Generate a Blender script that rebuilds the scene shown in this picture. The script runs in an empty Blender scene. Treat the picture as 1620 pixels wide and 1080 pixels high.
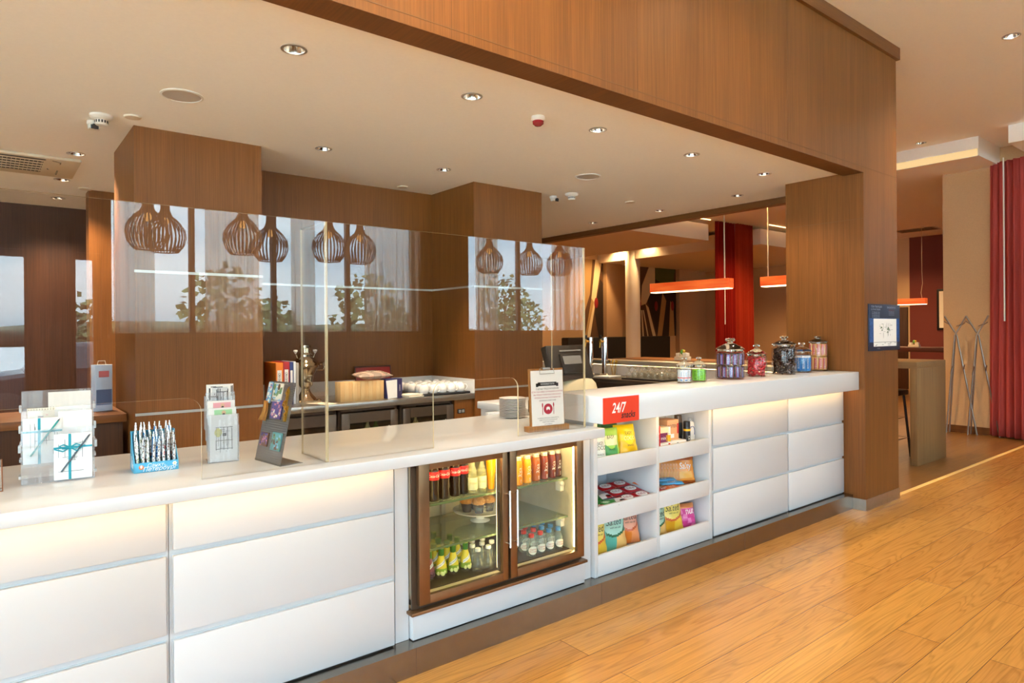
import bpy, bmesh, math, random
from mathutils import Vector, Matrix
random.seed(7)
PI = math.pi
SC = bpy.context.scene
COL = SC.collection
ORD = ['first', 'second', 'third', 'fourth', 'fifth', 'sixth', 'seventh', 'eighth', 'ninth', 'tenth', 'eleventh', 'twelfth']

# ---------------------------------------------------------------- materials
def lin(c):
    if isinstance(c, str):
        c = tuple(int(c[i:i + 2], 16) / 255 for i in (0, 2, 4))
    return tuple((x / 12.92 if x <= .04045 else ((x + .055) / 1.055) ** 2.4) for x in c[:3]) + (1.0,)

MATS = {}
def newmat(name):
    m = bpy.data.materials.new(name)
    m.use_nodes = True
    nt = m.node_tree
    nt.nodes.clear()
    out = nt.nodes.new('ShaderNodeOutputMaterial')
    return m, nt, out

def mat(name, col, rough=.5, metal=0., spec=.5, trans=0., alpha=1., coat=0., noise=0., nscale=40., bump=0., sheen=0.):
    if name in MATS:
        return MATS[name]
    m, nt, out = newmat(name)
    p = nt.nodes.new('ShaderNodeBsdfPrincipled')
    nt.links.new(p.outputs[0], out.inputs[0])
    c = lin(col)
    p.inputs['Base Color'].default_value = c
    p.inputs['Roughness'].default_value = rough
    p.inputs['Metallic'].default_value = metal
    p.inputs['Specular IOR Level'].default_value = spec
    p.inputs['Transmission Weight'].default_value = trans
    p.inputs['Alpha'].default_value = alpha
    p.inputs['Coat Weight'].default_value = coat
    p.inputs['Coat Roughness'].default_value = .1
    if noise or bump:
        tc = nt.nodes.new('ShaderNodeTexCoord')
        n = nt.nodes.new('ShaderNodeTexNoise')
        n.inputs['Scale'].default_value = nscale
        n.inputs['Detail'].default_value = 4
        nt.links.new(tc.outputs['Object'], n.inputs['Vector'])
        if noise:
            r = nt.nodes.new('ShaderNodeMapRange')
            r.inputs[1].default_value = .3; r.inputs[2].default_value = .7
            r.inputs[3].default_value = 1 - noise; r.inputs[4].default_value = 1 + noise
            mx = nt.nodes.new('ShaderNodeMix'); mx.data_type = 'RGBA'; mx.blend_type = 'MULTIPLY'
            mx.inputs[0].default_value = 1; mx.inputs[6].default_value = c
            nt.links.new(n.outputs[0], r.inputs[0]); nt.links.new(r.outputs[0], mx.inputs[7])
            nt.links.new(mx.outputs[2], p.inputs['Base Color'])
        if bump:
            b = nt.nodes.new('ShaderNodeBump')
            b.inputs['Strength'].default_value = bump; b.inputs['Distance'].default_value = .01
            nt.links.new(n.outputs[0], b.inputs['Height']); nt.links.new(b.outputs[0], p.inputs['Normal'])
    MATS[name] = m
    return m

def emit(name, col, s):
    if name in MATS:
        return MATS[name]
    m, nt, out = newmat(name)
    e = nt.nodes.new('ShaderNodeEmission')
    e.inputs[0].default_value = lin(col); e.inputs[1].default_value = s
    nt.links.new(e.outputs[0], out.inputs[0])
    MATS[name] = m
    return m

def clear(name, tint=(.97, .97, .96), ior=1.49, rough=0., body=0., bodycol=(1, 1, 1)):
    """thin clear sheet: fresnel reflection over a straight-through transmission"""
    if name in MATS:
        return MATS[name]
    m, nt, out = newmat(name)
    t = nt.nodes.new('ShaderNodeBsdfTransparent'); t.inputs[0].default_value = tuple(tint) + (1,)
    g = nt.nodes.new('ShaderNodeBsdfGlossy'); g.inputs['Roughness'].default_value = rough
    f = nt.nodes.new('ShaderNodeFresnel')
    ge = nt.nodes.new('ShaderNodeNewGeometry'); mr = nt.nodes.new('ShaderNodeMapRange')
    mr.inputs[3].default_value = ior; mr.inputs[4].default_value = 1 / ior      # same reflectance on the way in and out
    nt.links.new(ge.outputs['Backfacing'], mr.inputs[0]); nt.links.new(mr.outputs[0], f.inputs[0])
    mx = nt.nodes.new('ShaderNodeMixShader')
    src = t
    if body:
        d = nt.nodes.new('ShaderNodeBsdfDiffuse'); d.inputs[0].default_value = lin(bodycol)
        m2 = nt.nodes.new('ShaderNodeMixShader'); m2.inputs[0].default_value = body
        nt.links.new(t.outputs[0], m2.inputs[1]); nt.links.new(d.outputs[0], m2.inputs[2])
        src = m2
    nt.links.new(f.outputs[0], mx.inputs[0]); nt.links.new(src.outputs[0], mx.inputs[1])
    nt.links.new(g.outputs[0], mx.inputs[2]); nt.links.new(mx.outputs[0], out.inputs[0])
    MATS[name] = m
    return m

def veneer(name, c1, c2, rough=.45, sx=90., sz=1.6, axis='z', spec=.35):
    """straight grained timber veneer; grain runs along axis"""
    if name in MATS:
        return MATS[name]
    m, nt, out = newmat(name)
    p = nt.nodes.new('ShaderNodeBsdfPrincipled'); nt.links.new(p.outputs[0], out.inputs[0])
    tc = nt.nodes.new('ShaderNodeTexCoord'); mp = nt.nodes.new('ShaderNodeMapping')
    s = {'z': (sx, sx, sz), 'x': (sz, sx, sx), 'y': (sx, sz, sx)}[axis]
    mp.inputs['Scale'].default_value = s
    n = nt.nodes.new('ShaderNodeTexNoise'); n.inputs['Scale'].default_value = 1; n.inputs['Detail'].default_value = 5
    n.inputs['Roughness'].default_value = .65
    n2 = nt.nodes.new('ShaderNodeTexNoise'); n2.inputs['Scale'].default_value = .06; n2.inputs['Detail'].default_value = 2
    cr = nt.nodes.new('ShaderNodeValToRGB')
    cr.color_ramp.elements[0].position = .32; cr.color_ramp.elements[0].color = lin(c2)
    cr.color_ramp.elements[1].position = .68; cr.color_ramp.elements[1].color = lin(c1)
    ad = nt.nodes.new('ShaderNodeMath'); ad.operation = 'MULTIPLY_ADD'; ad.inputs[1].default_value = .35; 
    nt.links.new(tc.outputs['Object'], mp.inputs[0]); nt.links.new(mp.outputs[0], n.inputs['Vector']); nt.links.new(mp.outputs[0], n2.inputs['Vector'])
    sb = nt.nodes.new('ShaderNodeMath'); sb.operation = 'SUBTRACT'; sb.inputs[1].default_value = .175
    nt.links.new(n2.outputs[0], ad.inputs[0]); nt.links.new(n.outputs[0], sb.inputs[0]); nt.links.new(sb.outputs[0], ad.inputs[2])
    nt.links.new(ad.outputs[0], cr.inputs[0]); nt.links.new(cr.outputs[0], p.inputs['Base Color'])
    p.inputs['Roughness'].default_value = rough; p.inputs['Specular IOR Level'].default_value = spec
    MATS[name] = m
    return m

def planks(name, c1, c2, rough=.22, L=2.1, W=.19):
    if name in MATS:
        return MATS[name]
    m, nt, out = newmat(name)
    N = nt.nodes.new
    p = N('ShaderNodeBsdfPrincipled'); nt.links.new(p.outputs[0], out.inputs[0])
    tc = N('ShaderNodeTexCoord')
    br = N('ShaderNodeTexBrick'); br.offset = .37; br.squash = 1
    br.inputs['Scale'].default_value = 1; br.inputs['Brick Width'].default_value = L; br.inputs['Row Height'].default_value = W
    br.inputs['Mortar Size'].default_value = .0012; br.inputs['Mortar Smooth'].default_value = .3
    br.inputs['Color1'].default_value = (1, 1, 1, 1); br.inputs['Color2'].default_value = (0, 0, 0, 1); br.inputs['Mortar'].default_value = (.5, .5, .5, 1)
    nt.links.new(tc.outputs['Object'], br.inputs['Vector'])
    # cathedral grain: long stretched distorted bands, moved per plank
    mp = N('ShaderNodeMapping'); mp.inputs['Scale'].default_value = (.55, 7.5, 1)
    vm = N('ShaderNodeVectorMath'); vm.operation = 'MULTIPLY_ADD'
    vm.inputs[1].default_value = (9, 5, 3)
    nt.links.new(tc.outputs['Object'], mp.inputs[0])
    nt.links.new(br.outputs['Color'], vm.inputs[0]); nt.links.new(mp.outputs[0], vm.inputs[2])
    n1 = N('ShaderNodeTexNoise'); n1.inputs['Scale'].default_value = 1.1; n1.inputs['Detail'].default_value = 2; n1.inputs['Distortion'].default_value = .5
    nt.links.new(vm.outputs[0], n1.inputs['Vector'])
    ml = N('ShaderNodeMath'); ml.operation = 'MULTIPLY'; ml.inputs[1].default_value = 15
    fr = N('ShaderNodeMath'); fr.operation = 'PINGPONG'; fr.inputs[1].default_value = .5
    nt.links.new(n1.outputs[0], ml.inputs[0]); nt.links.new(ml.outputs[0], fr.inputs[0])
    mp2 = N('ShaderNodeMapping'); mp2.inputs['Scale'].default_value = (3, 140, 1)
    n2 = N('ShaderNodeTexNoise'); n2.inputs['Scale'].default_value = 1; n2.inputs['Detail'].default_value = 4
    nt.links.new(tc.outputs['Object'], mp2.inputs[0]); nt.links.new(mp2.outputs[0], n2.inputs['Vector'])
    def mixc(a, b, f, mode='MIX'):
        x = N('ShaderNodeMix'); x.data_type = 'RGBA'; x.blend_type = mode
        for i, v in ((6, a), (7, b)):
            if hasattr(v, 'default_value') or hasattr(v, 'is_linked'): nt.links.new(v, x.inputs[i])
            else: x.inputs[i].default_value = v
        if hasattr(f, 'is_linked'): nt.links.new(f, x.inputs[0])
        else: x.inputs[0].default_value = f
        return x.outputs[2]
    base = mixc(lin(c1), lin(c2), br.outputs['Color'])
    rp = N('ShaderNodeMapRange'); rp.inputs[1].default_value = .0; rp.inputs[2].default_value = .25; rp.inputs[3].default_value = .74; rp.inputs[4].default_value = 1.05
    nt.links.new(fr.outputs[0], rp.inputs[0])
    rq = N('ShaderNodeMapRange'); rq.inputs[1].default_value = .3; rq.inputs[2].default_value = .7; rq.inputs[3].default_value = .86; rq.inputs[4].default_value = 1.1
    nt.links.new(n2.outputs[0], rq.inputs[0])
    c = mixc(base, rp.outputs[0], .75, 'MULTIPLY')
    c = mixc(c, rq.outputs[0], 1., 'MULTIPLY')
    c = mixc(c, lin('3a210e'), br.outputs['Fac'])
    nt.links.new(c, p.inputs['Base Color'])
    p.inputs['Roughness'].default_value = rough; p.inputs['Specular IOR Level'].default_value = .5
    MATS[name] = m
    return m

# ---------------------------------------------------------------- mesh builder
_dg = None
TXT = {}
def text_geo(s, bold=False):
    key = (s, bold)
    if key in TXT:
        return TXT[key]
    cu = bpy.data.curves.new('txt', 'FONT')
    cu.body = s; cu.size = 1; cu.align_x = 'CENTER'; cu.align_y = 'CENTER'; cu.resolution_u = 3
    if bold: cu.offset = .018
    o = bpy.data.objects.new('txt', cu); COL.objects.link(o)
    dg = bpy.context.evaluated_depsgraph_get(); dg.update()
    me = bpy.data.meshes.new_from_object(o.evaluated_get(dg))
    r = ([v.co.copy() for v in me.vertices], [tuple(p.vertices) for p in me.polygons])
    bpy.data.objects.remove(o); bpy.data.curves.remove(cu); bpy.data.meshes.remove(me)
    TXT[key] = r
    return r

FRONT = Matrix.Rotation(PI / 2, 4, 'X')     # text plane -> faces -y
class MB:
    def __init__(s): s.v = []; s.f = []; s.m = []
    def add(s, vs, fs, mi=0, M=None, fn=None):
        b = len(s.v)
        for v in vs:
            v = Vector(v)
            if fn: v = Vector(fn(v))
            if M: v = M @ v
            s.v.append(v)
        for i, f in enumerate(fs):
            s.f.append([b + k for k in f]); s.m.append(mi[i] if isinstance(mi, list) else mi)
        return s
    def box(s, x0, x1, y0, y1, z0, z1, mi=0, bev=0., M=None, seg=2):
        if bev:
            bm = bmesh.new(); bmesh.ops.create_cube(bm, size=1)
            for v in bm.verts:
                v.co = Vector(((x0 + x1) / 2 + v.co.x * (x1 - x0), (y0 + y1) / 2 + v.co.y * (y1 - y0), (z0 + z1) / 2 + v.co.z * (z1 - z0)))
            bmesh.ops.bevel(bm, geom=bm.edges[:], offset=bev, segments=seg, profile=.5, affect='EDGES')
            bm.verts.index_update()
            s.add([v.co.copy() for v in bm.verts], [[v.index for v in f.verts] for f in bm.faces], mi, M)
            bm.free(); return s
        vs = [(x, y, z) for z in (z0, z1) for y in (y0, y1) for x in (x0, x1)]
        return s.add(vs, [(0, 2, 3, 1), (4, 5, 7, 6), (0, 1, 5, 4), (2, 6, 7, 3), (0, 4, 6, 2), (1, 3, 7, 5)], mi, M)
    def lathe(s, prof, n=24, mi=0, M=None, cap=True, a0=0., a1=2 * PI, fn=None):
        full = abs(a1 - a0 - 2 * PI) < 1e-6
        k = n if full else n + 1
        vs = []; fs = []
        for r, z in prof:
            for i in range(k):
                a = a0 + (a1 - a0) * i / n
                vs.append((r * math.cos(a), r * math.sin(a), z))
        for j in range(len(prof) - 1):
            for i in range(n):
                i2 = (i + 1) % k
                fs.append((j * k + i, j * k + i2, (j + 1) * k + i2, (j + 1) * k + i))
        mm = [mi(j) if callable(mi) else mi for j in range(len(prof) - 1) for i in range(n)]
        if cap and full:
            if prof[0][0] > 1e-5: fs.append(tuple(range(k))[::-1]); mm.append(mm[0])
            if prof[-1][0] > 1e-5: fs.append(tuple((len(prof) - 1) * k + i for i in range(k))); mm.append(mm[len(prof) * n - n - 1] if len(prof) > 1 else 0)
        return s.add(vs, fs, mm, M, fn)
    def cyl(s, p0, p1, r0, r1=None, n=12, mi=0, M=None, cap=True):
        p0 = Vector(p0); p1 = Vector(p1); d = p1 - p0
        q = d.to_track_quat('Z', 'Y').to_matrix().to_4x4()
        T = Matrix.Translation(p0) @ q
        if M: T = M @ T
        return s.lathe([(r0, 0), (r0 if r1 is None else r1, d.length)], n, mi, T, cap)
    def tube(s, pts, r, n=8, mi=0, M=None, closed=False):
        pts = [Vector(p) for p in pts]; vs = []; fs = []; N = len(pts)
        up = Vector((0, 0, 1)); prev = None
        for i, p in enumerate(pts):
            if closed: t = pts[(i + 1) % N] - pts[i - 1]
            else: t = pts[min(i + 1, N - 1)] - pts[max(i - 1, 0)]
            t.normalize()
            if prev is None:
                a = t.cross(up)
                if a.length < 1e-3: a = t.cross(Vector((1, 0, 0)))
            else:
                a = prev - t * prev.dot(t)
            a.normalize(); prev = a; b = t.cross(a)
            rr = r[i] if isinstance(r, (list, tuple)) else r
            for k in range(n):
                an = 2 * PI * k / n
                vs.append(p + a * math.cos(an) * rr + b * math.sin(an) * rr)
        for i in range(N if closed else N - 1):
            j = (i + 1) % N
            for k in range(n):
                k2 = (k + 1) % n
                fs.append((i * n + k, i * n + k2, j * n + k2, j * n + k))
        if not closed:
            fs.append(tuple(range(n))[::-1]); fs.append(tuple((N - 1) * n + k for k in range(n)))
        return s.add(vs, fs, mi, M)
    def ball(s, c, r, n=16, m=10, mi=0, M=None):
        if not isinstance(r, (list, tuple)): r = (r, r, r)
        T = Matrix.Translation(Vector(c)) @ Matrix.Diagonal((r[0], r[1], r[2], 1))
        if M: T = M @ T
        return s.lathe([(math.sin(PI * j / m), -math.cos(PI * j / m)) for j in range(m + 1)], n, mi, T, False)
    def grid(s, fn, nu, nv, mi=0, M=None, cu=False):
        vs = [fn(i / nu, j / nv) for j in range(nv + 1) for i in range(nu + 1)]
        fs = []; mm = []
        for j in range(nv):
            for i in range(nu):
                a = j * (nu + 1) + i
                fs.append((a, a + 1, a + nu + 2, a + nu + 1))
                mm.append(mi((i + .5) / nu, (j + .5) / nv) if callable(mi) else mi)
        return s.add(vs, fs, mm, M)
    def prism(s, poly, z0, z1, mi=0, M=None):
        n = len(poly)
        vs = [(x, y, z0) for x, y in poly] + [(x, y, z1) for x, y in poly]
        fs = [tuple(range(n))[::-1], tuple(range(n, 2 * n))] + [(i, (i + 1) % n, n + (i + 1) % n, n + i) for i in range(n)]
        return s.add(vs, fs, mi, M)
    def text(s, t, size, M, mi=0, sx=1., shear=0., fn=None, bold=False):
        vs, fs = text_geo(t, bold)
        return s.add([Vector((v.x * size * sx + v.y * size * shear, v.y * size, 0)) for v in vs], fs, mi, M, fn)
    def build(s, name, mats, parent=None, loc=(0, 0, 0), rz=0., smooth=35):
        me = bpy.data.meshes.new(name)
        me.from_pydata([tuple(v) for v in s.v], [], s.f)
        if not isinstance(mats, (list, tuple)): mats = [mats]
        for m in mats: me.materials.append(m)
        if len(mats) > 1: me.polygons.foreach_set('material_index', s.m)
        if smooth:
            me.shade_smooth(); me.set_sharp_from_angle(angle=math.radians(smooth))
        o = bpy.data.objects.new(name, me); COL.objects.link(o)
        if parent: o.parent = parent
        o.location = loc; o.rotation_euler = (0, 0, rz)
        return o

def tag(o, label, cat, group=None):
    o['label'] = label; o['category'] = cat
    if group: o['group'] = group
    return o
def thing(name, label, cat, loc=(0, 0, 0), rz=0., group=None):
    o = bpy.data.objects.new(name, None); COL.objects.link(o); o.empty_display_size = .05
    o.location = loc; o.rotation_euler = (0, 0, rz)
    return tag(o, label, cat, group)
def struct(o): o['kind'] = 'structure'; return o
def kids(o): return [c for c in o.children]
def dup(o, loc=None, rz=None, label=None, group=None, rot=None):
    r = o.copy(); COL.objects.link(r)
    def rec(a, b):
        for c in list(a.children):
            k = c.copy(); COL.objects.link(k); k.parent = b; rec(c, k)
    rec(o, r)
    if loc is not None: r.location = loc
    if rz is not None: r.rotation_euler = (0, 0, rz)
    if rot is not None: r.rotation_euler = rot
    if label: r['label'] = label
    if group: r['group'] = group
    return r
def T(x, y, z): return Matrix.Translation((x, y, z))
def RX(a): return Matrix.Rotation(a, 4, 'X')
def RY(a): return Matrix.Rotation(a, 4, 'Y')
def RZ(a): return Matrix.Rotation(a, 4, 'Z')
def part_light(name, kind, parent, loc, energy, col, size=.05, rot=(0, 0, 0), spot=None, blend=.6, sy=None):
    d = bpy.data.lights.new(name, kind); d.energy = energy; d.color = col
    if kind == 'AREA':
        d.size = size
        if sy: d.shape = 'RECTANGLE'; d.size_y = sy
    else: d.shadow_soft_size = size
    if spot: d.spot_size = spot; d.spot_blend = blend
    o = bpy.data.objects.new(name, d); COL.objects.link(o)
    if parent: o.parent = parent
    o.location = loc; o.rotation_euler = rot
    return o
WARM = (1, .80, .55)

# ---------------------------------------------------------------- camera (solved from the vanishing points)
FPX, YAW, ROLL, HC = 1043.2, math.radians(51.312), .00745, 1.45
cd = bpy.data.cameras.new('camera'); cam = bpy.data.objects.new('camera', cd); COL.objects.link(cam)
cd.sensor_width = 36; cd.lens = FPX / 1620 * 36; cd.sensor_fit = 'HORIZONTAL'; cd.shift_y = -16.5 / 1620
cd.clip_start = .05; cd.clip_end = 400
Fv = Vector((math.cos(YAW), math.sin(YAW), 0)); Rv = Vector((math.sin(YAW), -math.cos(YAW), 0)); Zv = Vector((0, 0, 1))
Rc = Rv * math.cos(ROLL) - Zv * math.sin(ROLL); Uc = Rv * math.sin(ROLL) + Zv * math.cos(ROLL)
mw = Matrix.Identity(4)
for i in range(3): mw[i][0] = Rc[i]; mw[i][1] = Uc[i]; mw[i][2] = -Fv[i]; mw[i][3] = (0, 0, HC)[i]
cam.matrix_world = mw
SC.camera = cam
SC.view_settings.view_transform = 'Standard'; SC.view_settings.look = 'None'
SC.view_settings.gamma = 1; SC.view_settings.use_curve_mapping = False
SC.view_settings.exposure = 0.06
SC.cycles.max_bounces = 10; SC.cycles.diffuse_bounces = 5; SC.cycles.glossy_bounces = 5; SC.cycles.transparent_max_bounces = 24
SC.cycles.transmission_bounces = 8; SC.cycles.caustics_reflective = False; SC.cycles.caustics_refractive = False
SC.cycles.sample_clamp_indirect = 6; SC.cycles.use_denoising = True
# ================================================================ ROOM
OAK = veneer('oak_veneer', '7f4e20', '643b15', sx=170, sz=2.2)
OAKH = veneer('oak_veneer_flat', '7c4b1f', '623a14', sx=170, axis='x')
OAKY = veneer('oak_veneer_depth', '72451d', '5c3614', axis='y')
DARKOAK = veneer('dark_wood', '4a2a14', '331b0c', axis='z')
FLOOR = planks('oak_floor', 'c18b42', 'b47d3b')
FLOORD = planks('dark_laminate', '8d6434', '74502a', rough=.28, W=.14)
CEIL = mat('ceiling_paint', 'fbf7f0', .85, noise=.012, nscale=60)
WALLB = mat('beige_wallcovering', 'cca679', .8, noise=.04, nscale=90)
WHITE = mat('white_lacquer', 'cbced1', .35)
SOLID = mat('white_solid_surface', 'd6dade', .18)
STEEL = mat('brushed_steel', 'b9b4ad', .3, 1, noise=.05, nscale=30)
TRIMS = mat('aluminium_trim', 'c9c5bf', .35, .9)
CHROME = mat('chrome', 'e0ddd8', .08, 1)
BLACK = mat('black_plastic', '17161a', .4)
GREYP = mat('grey_plastic', '8b8a88', .5)
WPLASTIC = mat('white_plastic', 'e6e2da', .4)

def panel_wall(name, boxes, m, b=0.):
    k = MB()
    for q in boxes: k.box(*q, bev=b)
    return struct(k.build(name, m))

panel_wall('floor', [(-7, 10.6, -4.6, 2.365, -.1, 0), (-7, 6.1, 2.365, 2.45, -.1, 0)], FLOOR)
BARF = mat('pale_bounce_floor', 'd8cdbb', .5, noise=.03, nscale=12)  # unseen floor, made pale to bounce lamp light up to the ceiling
panel_wall('floor_bar', [(-4.5, 5.46, 2.45, 8.05, -.1, .001)], BARF)
panel_wall('floor_dark', [(6.1, 18, 2.405, 12.6, -.1, 0), (5.46, 6.1, 2.45, 12.6, -.1, 0), (10.6, 18, -4.6, 2.405, -.1, 0)], FLOORD)
panel_wall('trim_threshold', [(6.1, 10.55, 2.365, 2.405, -.1, .002)], mat('threshold_brass', 'f0c77a', .5, 0))

# wood portal: beam over the counter and the pillar at its end
k = MB()
k.box(-7, 6.097, 2.339, 2.497, 2.735, 3.738)
k.box(-7, 5.462, 2.339, 2.497, 2.693, 2.735)
struct(k.build('wall_beam', OAK))
k = MB()
k.box(5.462, 6.097, 2.339, 2.991, .088, 2.693)
k.box(5.462, 6.097, 2.497, 2.991, 2.693, 3.738)
k.box(5.462, 6.097, 2.339, 2.497, 2.693, 2.735)
struct(k.build('wall_pillar', OAK))
k = MB()
for x in (-1.9, -.35, 1.2, 2.75, 4.3): k.box(x - .0012, x + .0012, 2.3375, 2.341, 2.74, 3.738)
k.box(-7, 6.097, 2.3375, 2.341, 2.732, 2.736)
k.box(5.4605, 5.464, 2.34, 2.99, 2.325, 2.329)
struct(k.build('trim_1', mat('veneer_joint', '6b4521', .6)))
panel_wall('trim_2', [(-7, 6.122, 2.312, 2.497, 3.738, 3.84), (5.462, 6.122, 2.497, 2.991, 3.738, 3.84)], OAKH, .003)
panel_wall('baseboard_pillar', [(5.456, 6.103, 2.333, 2.997, 0, .088)], STEEL)
panel_wall('trim_soffit', [(-7, 5.462, 2.339, 2.497, 2.690, 2.693)], OAKY)

# ceilings
def ceiling_with_holes(name, x0, x1, y0, y1, z0, z1, holes, m):
    k = MB(); k.box(x0, x1, y0, y1, z0, z1)
    o = k.build(name, m, smooth=0)
    if holes:
        c = MB()
        for x, y, r in holes: c.cyl((x, y, z0 - .05), (x, y, z0 + .09), r, n=24)
        co = c.build('cutter', m, smooth=0)
        md = o.modifiers.new('b', 'BOOLEAN'); md.object = co; md.operation = 'DIFFERENCE'; md.solver = 'EXACT'
        dg = bpy.context.evaluated_depsgraph_get(); dg.update()
        me = bpy.data.meshes.new_from_object(o.evaluated_get(dg))
        o.modifiers.clear(); old = o.data; o.data = me; bpy.data.meshes.remove(old)
        cm = co.data; bpy.data.objects.remove(co); bpy.data.meshes.remove(cm)
    return struct(o)
BARL = [(1.084 + .9665 * i, 2.89) for i in range(5)] + [(1.825, 4.331), (2.799, 4.329)] + [(5.563, 5.419), (5.575, 4.453), (5.545, 3.514)] + [(.508, 5.489), (.503, 6.476), (.542, 7.368)]
HALLL = [(6.597, 1.652), (9.463, 3.336)]
ceiling_with_holes('ceiling_bar', -4.5, 6.05, 2.497, 8.05, 2.71, 2.83, [(x, y, .048) for x, y in BARL], CEIL)
ceiling_with_holes('ceiling_hall', -7, 9.72, -4.6, 2.785, 3.84, 3.96, [(6.597, 1.652, .055)], CEIL)
ceiling_with_holes('ceiling_hall_edge', 6.0, 9.72, 2.785, 4.2, 3.84, 3.96, [(9.463, 3.336, .055)], CEIL)
panel_wall('ceiling_corner', [(9.72, 18, -4.6, 2.785, 3.84, 3.96), (9.72, 18, 2.785, 4.25, 3.84, 3.96), (9.72, 18, 4.2, 4.25, 3.72, 3.84)], CEIL)  # last two boxes added unseen to stop sunlight leaking in
panel_wall('ceiling_restaurant', [(6.05, 18, 4.2, 12.6, 3.6, 3.72), (9.72, 18, 2.785, 4.2, 3.6, 3.72), (6.05, 9.72, 4.19, 4.2, 3.6, 3.96), (9.705, 9.72, 2.785, 4.2, 3.69, 3.84), (9.705, 10.6, 2.775, 2.785, 3.6, 3.84)], CEIL)
# dropped ceiling rafts in the restaurant (lit coves along their edges)
RAFT = mat('raft_plaster', 'e6d6bd', .85)
panel_wall('ceiling_raft', [(8.0, 11.15, 7.71, 12.6, 3.2, 3.52)], RAFT)
panel_wall('ceiling_raft_corner', [(12.48, 18, 7.39, 12.6, 3.2, 3.52)], RAFT)

# walls of the bar
panel_wall('wall_column', [(.713, 1.47, 4.53, 5.3, 0, 2.71)], OAK)
panel_wall('wall_column_far', [(3.225, 3.985, 4.53, 5.3, 0, 2.71)], OAK)
panel_wall('wall_back', [(1.47, 3.225, 5.2, 5.3, 0, 2.71)], OAK)
panel_wall('wall_recess', [(.72, 1.5, 6.8, 7.0, 0, 2.71)], OAK)
panel_wall('wall_rear', [(-4.5, 6.0, 7.9, 8.05, 0, 2.71)], DARKOAK)
panel_wall('wall_side', [(-4.65, -4.5, 2.4, 8.05, 0, 2.83)], DARKOAK)
panel_wall('wall_header', [(5.95, 6.05, 2.991, 8.05, 2.648, 3.96)], OAKY)
panel_wall('wall_partition', [(5.9, 5.99, 2.991, 7.9, 0, 1.05)], mat('white_splash', 'efe6e2', .3))
k = MB()
for x0, x1, y in ((.71, 1.473, 4.53), (1.473, 3.222, 5.2), (3.222, 3.988, 4.53)):
    for z in ((1.822, 1.838), (.952, .968)):
        if y == 5.2 and z[0] < 1: continue
        k.box(x0, x1, y - .004, y, *z)
for z in ((1.822, 1.838),):
    k.box(3.221, 3.225, 4.526, 5.2, *z); k.box(1.47, 1.474, 4.526, 5.2, *z)
struct(k.build('trim_3', TRIMS))

# restaurant walls
panel_wall('wall_beige', [(10.55, 10.68, 2.4, 3.45, 0, 3.84)], WALLB)
panel_wall('trim_pelmet', [(9.48, 10.6, -4.6, 2.41, 3.63, 3.84)], CEIL)
panel_wall('baseboard_beige', [(10.535, 10.55, 2.4, 3.45, 0, .1)], OAKY)
panel_wall('wall_far', [(17.2, 17.4, -4.6, 6.33, 0, 3.6)], mat('dark_red_paint', '6d2a20', .7))
panel_wall('wall_far_beige', [(17.2, 17.4, 6.33, 12.6, 0, 3.6)], WALLB)
panel_wall('wall_mural', [(6.05, 17.4, 12.0, 12.15, 0, 3.6)], WALLB)
panel_wall('wall_restaurant_side', [(5.95, 6.05, 8.05, 12.15, 0, 3.96)], WALLB)
panel_wall('wall_pier', [(12.65, 13.26, 11.85, 12.0, 0, 3.6), (15.7, 16.6, 11.85, 12.0, 0, 3.6)], WALLB)
k = MB(); k.lathe([(.18, 0), (.18, 3.6)], 40, M=T(12.58, 10.9, 0)); struct(k.build('wall_round_column', mat('column_paint', 'e8dcc6', .7)))

# street side: parapet, piers, head, glazing
STONE = mat('plaster_brown', '8a6a4c', .7)
WY0, WY1 = -4.85, -4.6
WIN = [(1.2, 5.63), (6.68, 10.45)]
panel_wall('wall_street', [(-7, -6.2, WY0, WY1, 0, 3.96), (-6.2, -1.6, WY0, WY1, 0, .1), (-6.2, -1.6, WY0, WY1, 3.7, 3.96), (-1.6, -.35, WY0, WY1, 0, 3.96),
                           (-.35, 1.14, WY0, WY1, 2.45, 3.96), (1.14, 1.2, WY0, WY1, 0, 3.96), (1.2, 10.45, WY0, WY1, 0, 1.4),
                           (1.2, 10.45, WY0, WY1, 3.6, 3.96), (5.63, 6.68, WY0, WY1, 1.4, 3.6), (10.45, 18, WY0, WY1, 0, 3.96)], DARKOAK)
panel_wall('trim_window_ledge', [(1.2, 10.45, -4.6, -4.4, 1.40, 1.44)], OAKH)
panel_wall('wall_hall_side', [(-7.15, -7, -4.85, -4.2, 0, 3.96), (-7.15, -7, 2.2, 2.5, 0, 3.96), (-7.15, -7, -4.2, 2.2, 3.7, 3.96), (-7.15, -7, -4.2, 2.2, 0, .1)], DARKOAK)
panel_wall('wall_hall_end', [(10.6, 10.75, 1.95, 2.4, 0, 3.84), (10.6, 10.75, -4.6, -3.9, 0, 3.84), (10.6, 10.75, -3.9, 1.95, 0, .5), (10.6, 10.75, -3.9, 1.95, 3.4, 3.84)], WALLB)
PANE = clear('window_glass', (.95, .97, .97))
FRAME = mat('window_frame', '3b2a1d', .5)
def window(i, x0, x1, z0, z1, mull):
    k = MB()
    for a, b in ((x0, x0 + .06), (x1 - .06, x1)): k.box(a, b, -4.76, -4.69, z0, z1)
    for a, b in ((z0, z0 + .06), (z1 - .06, z1)): k.box(x0, x1, -4.76, -4.69, a, b)
    for m in mull: k.box(m - .035, m + .035, -4.76, -4.69, z0, z1)
    o = struct(k.build('window_%d' % i, FRAME))
    g = MB(); g.box(x0 + .02, x1 - .02, -4.73, -4.722, z0 + .02, z1 - .02); g.build('pane', PANE, o)
window(1, 1.2, 5.63, 1.4, 3.6, (2.2, 3.3, 4.45))
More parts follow.
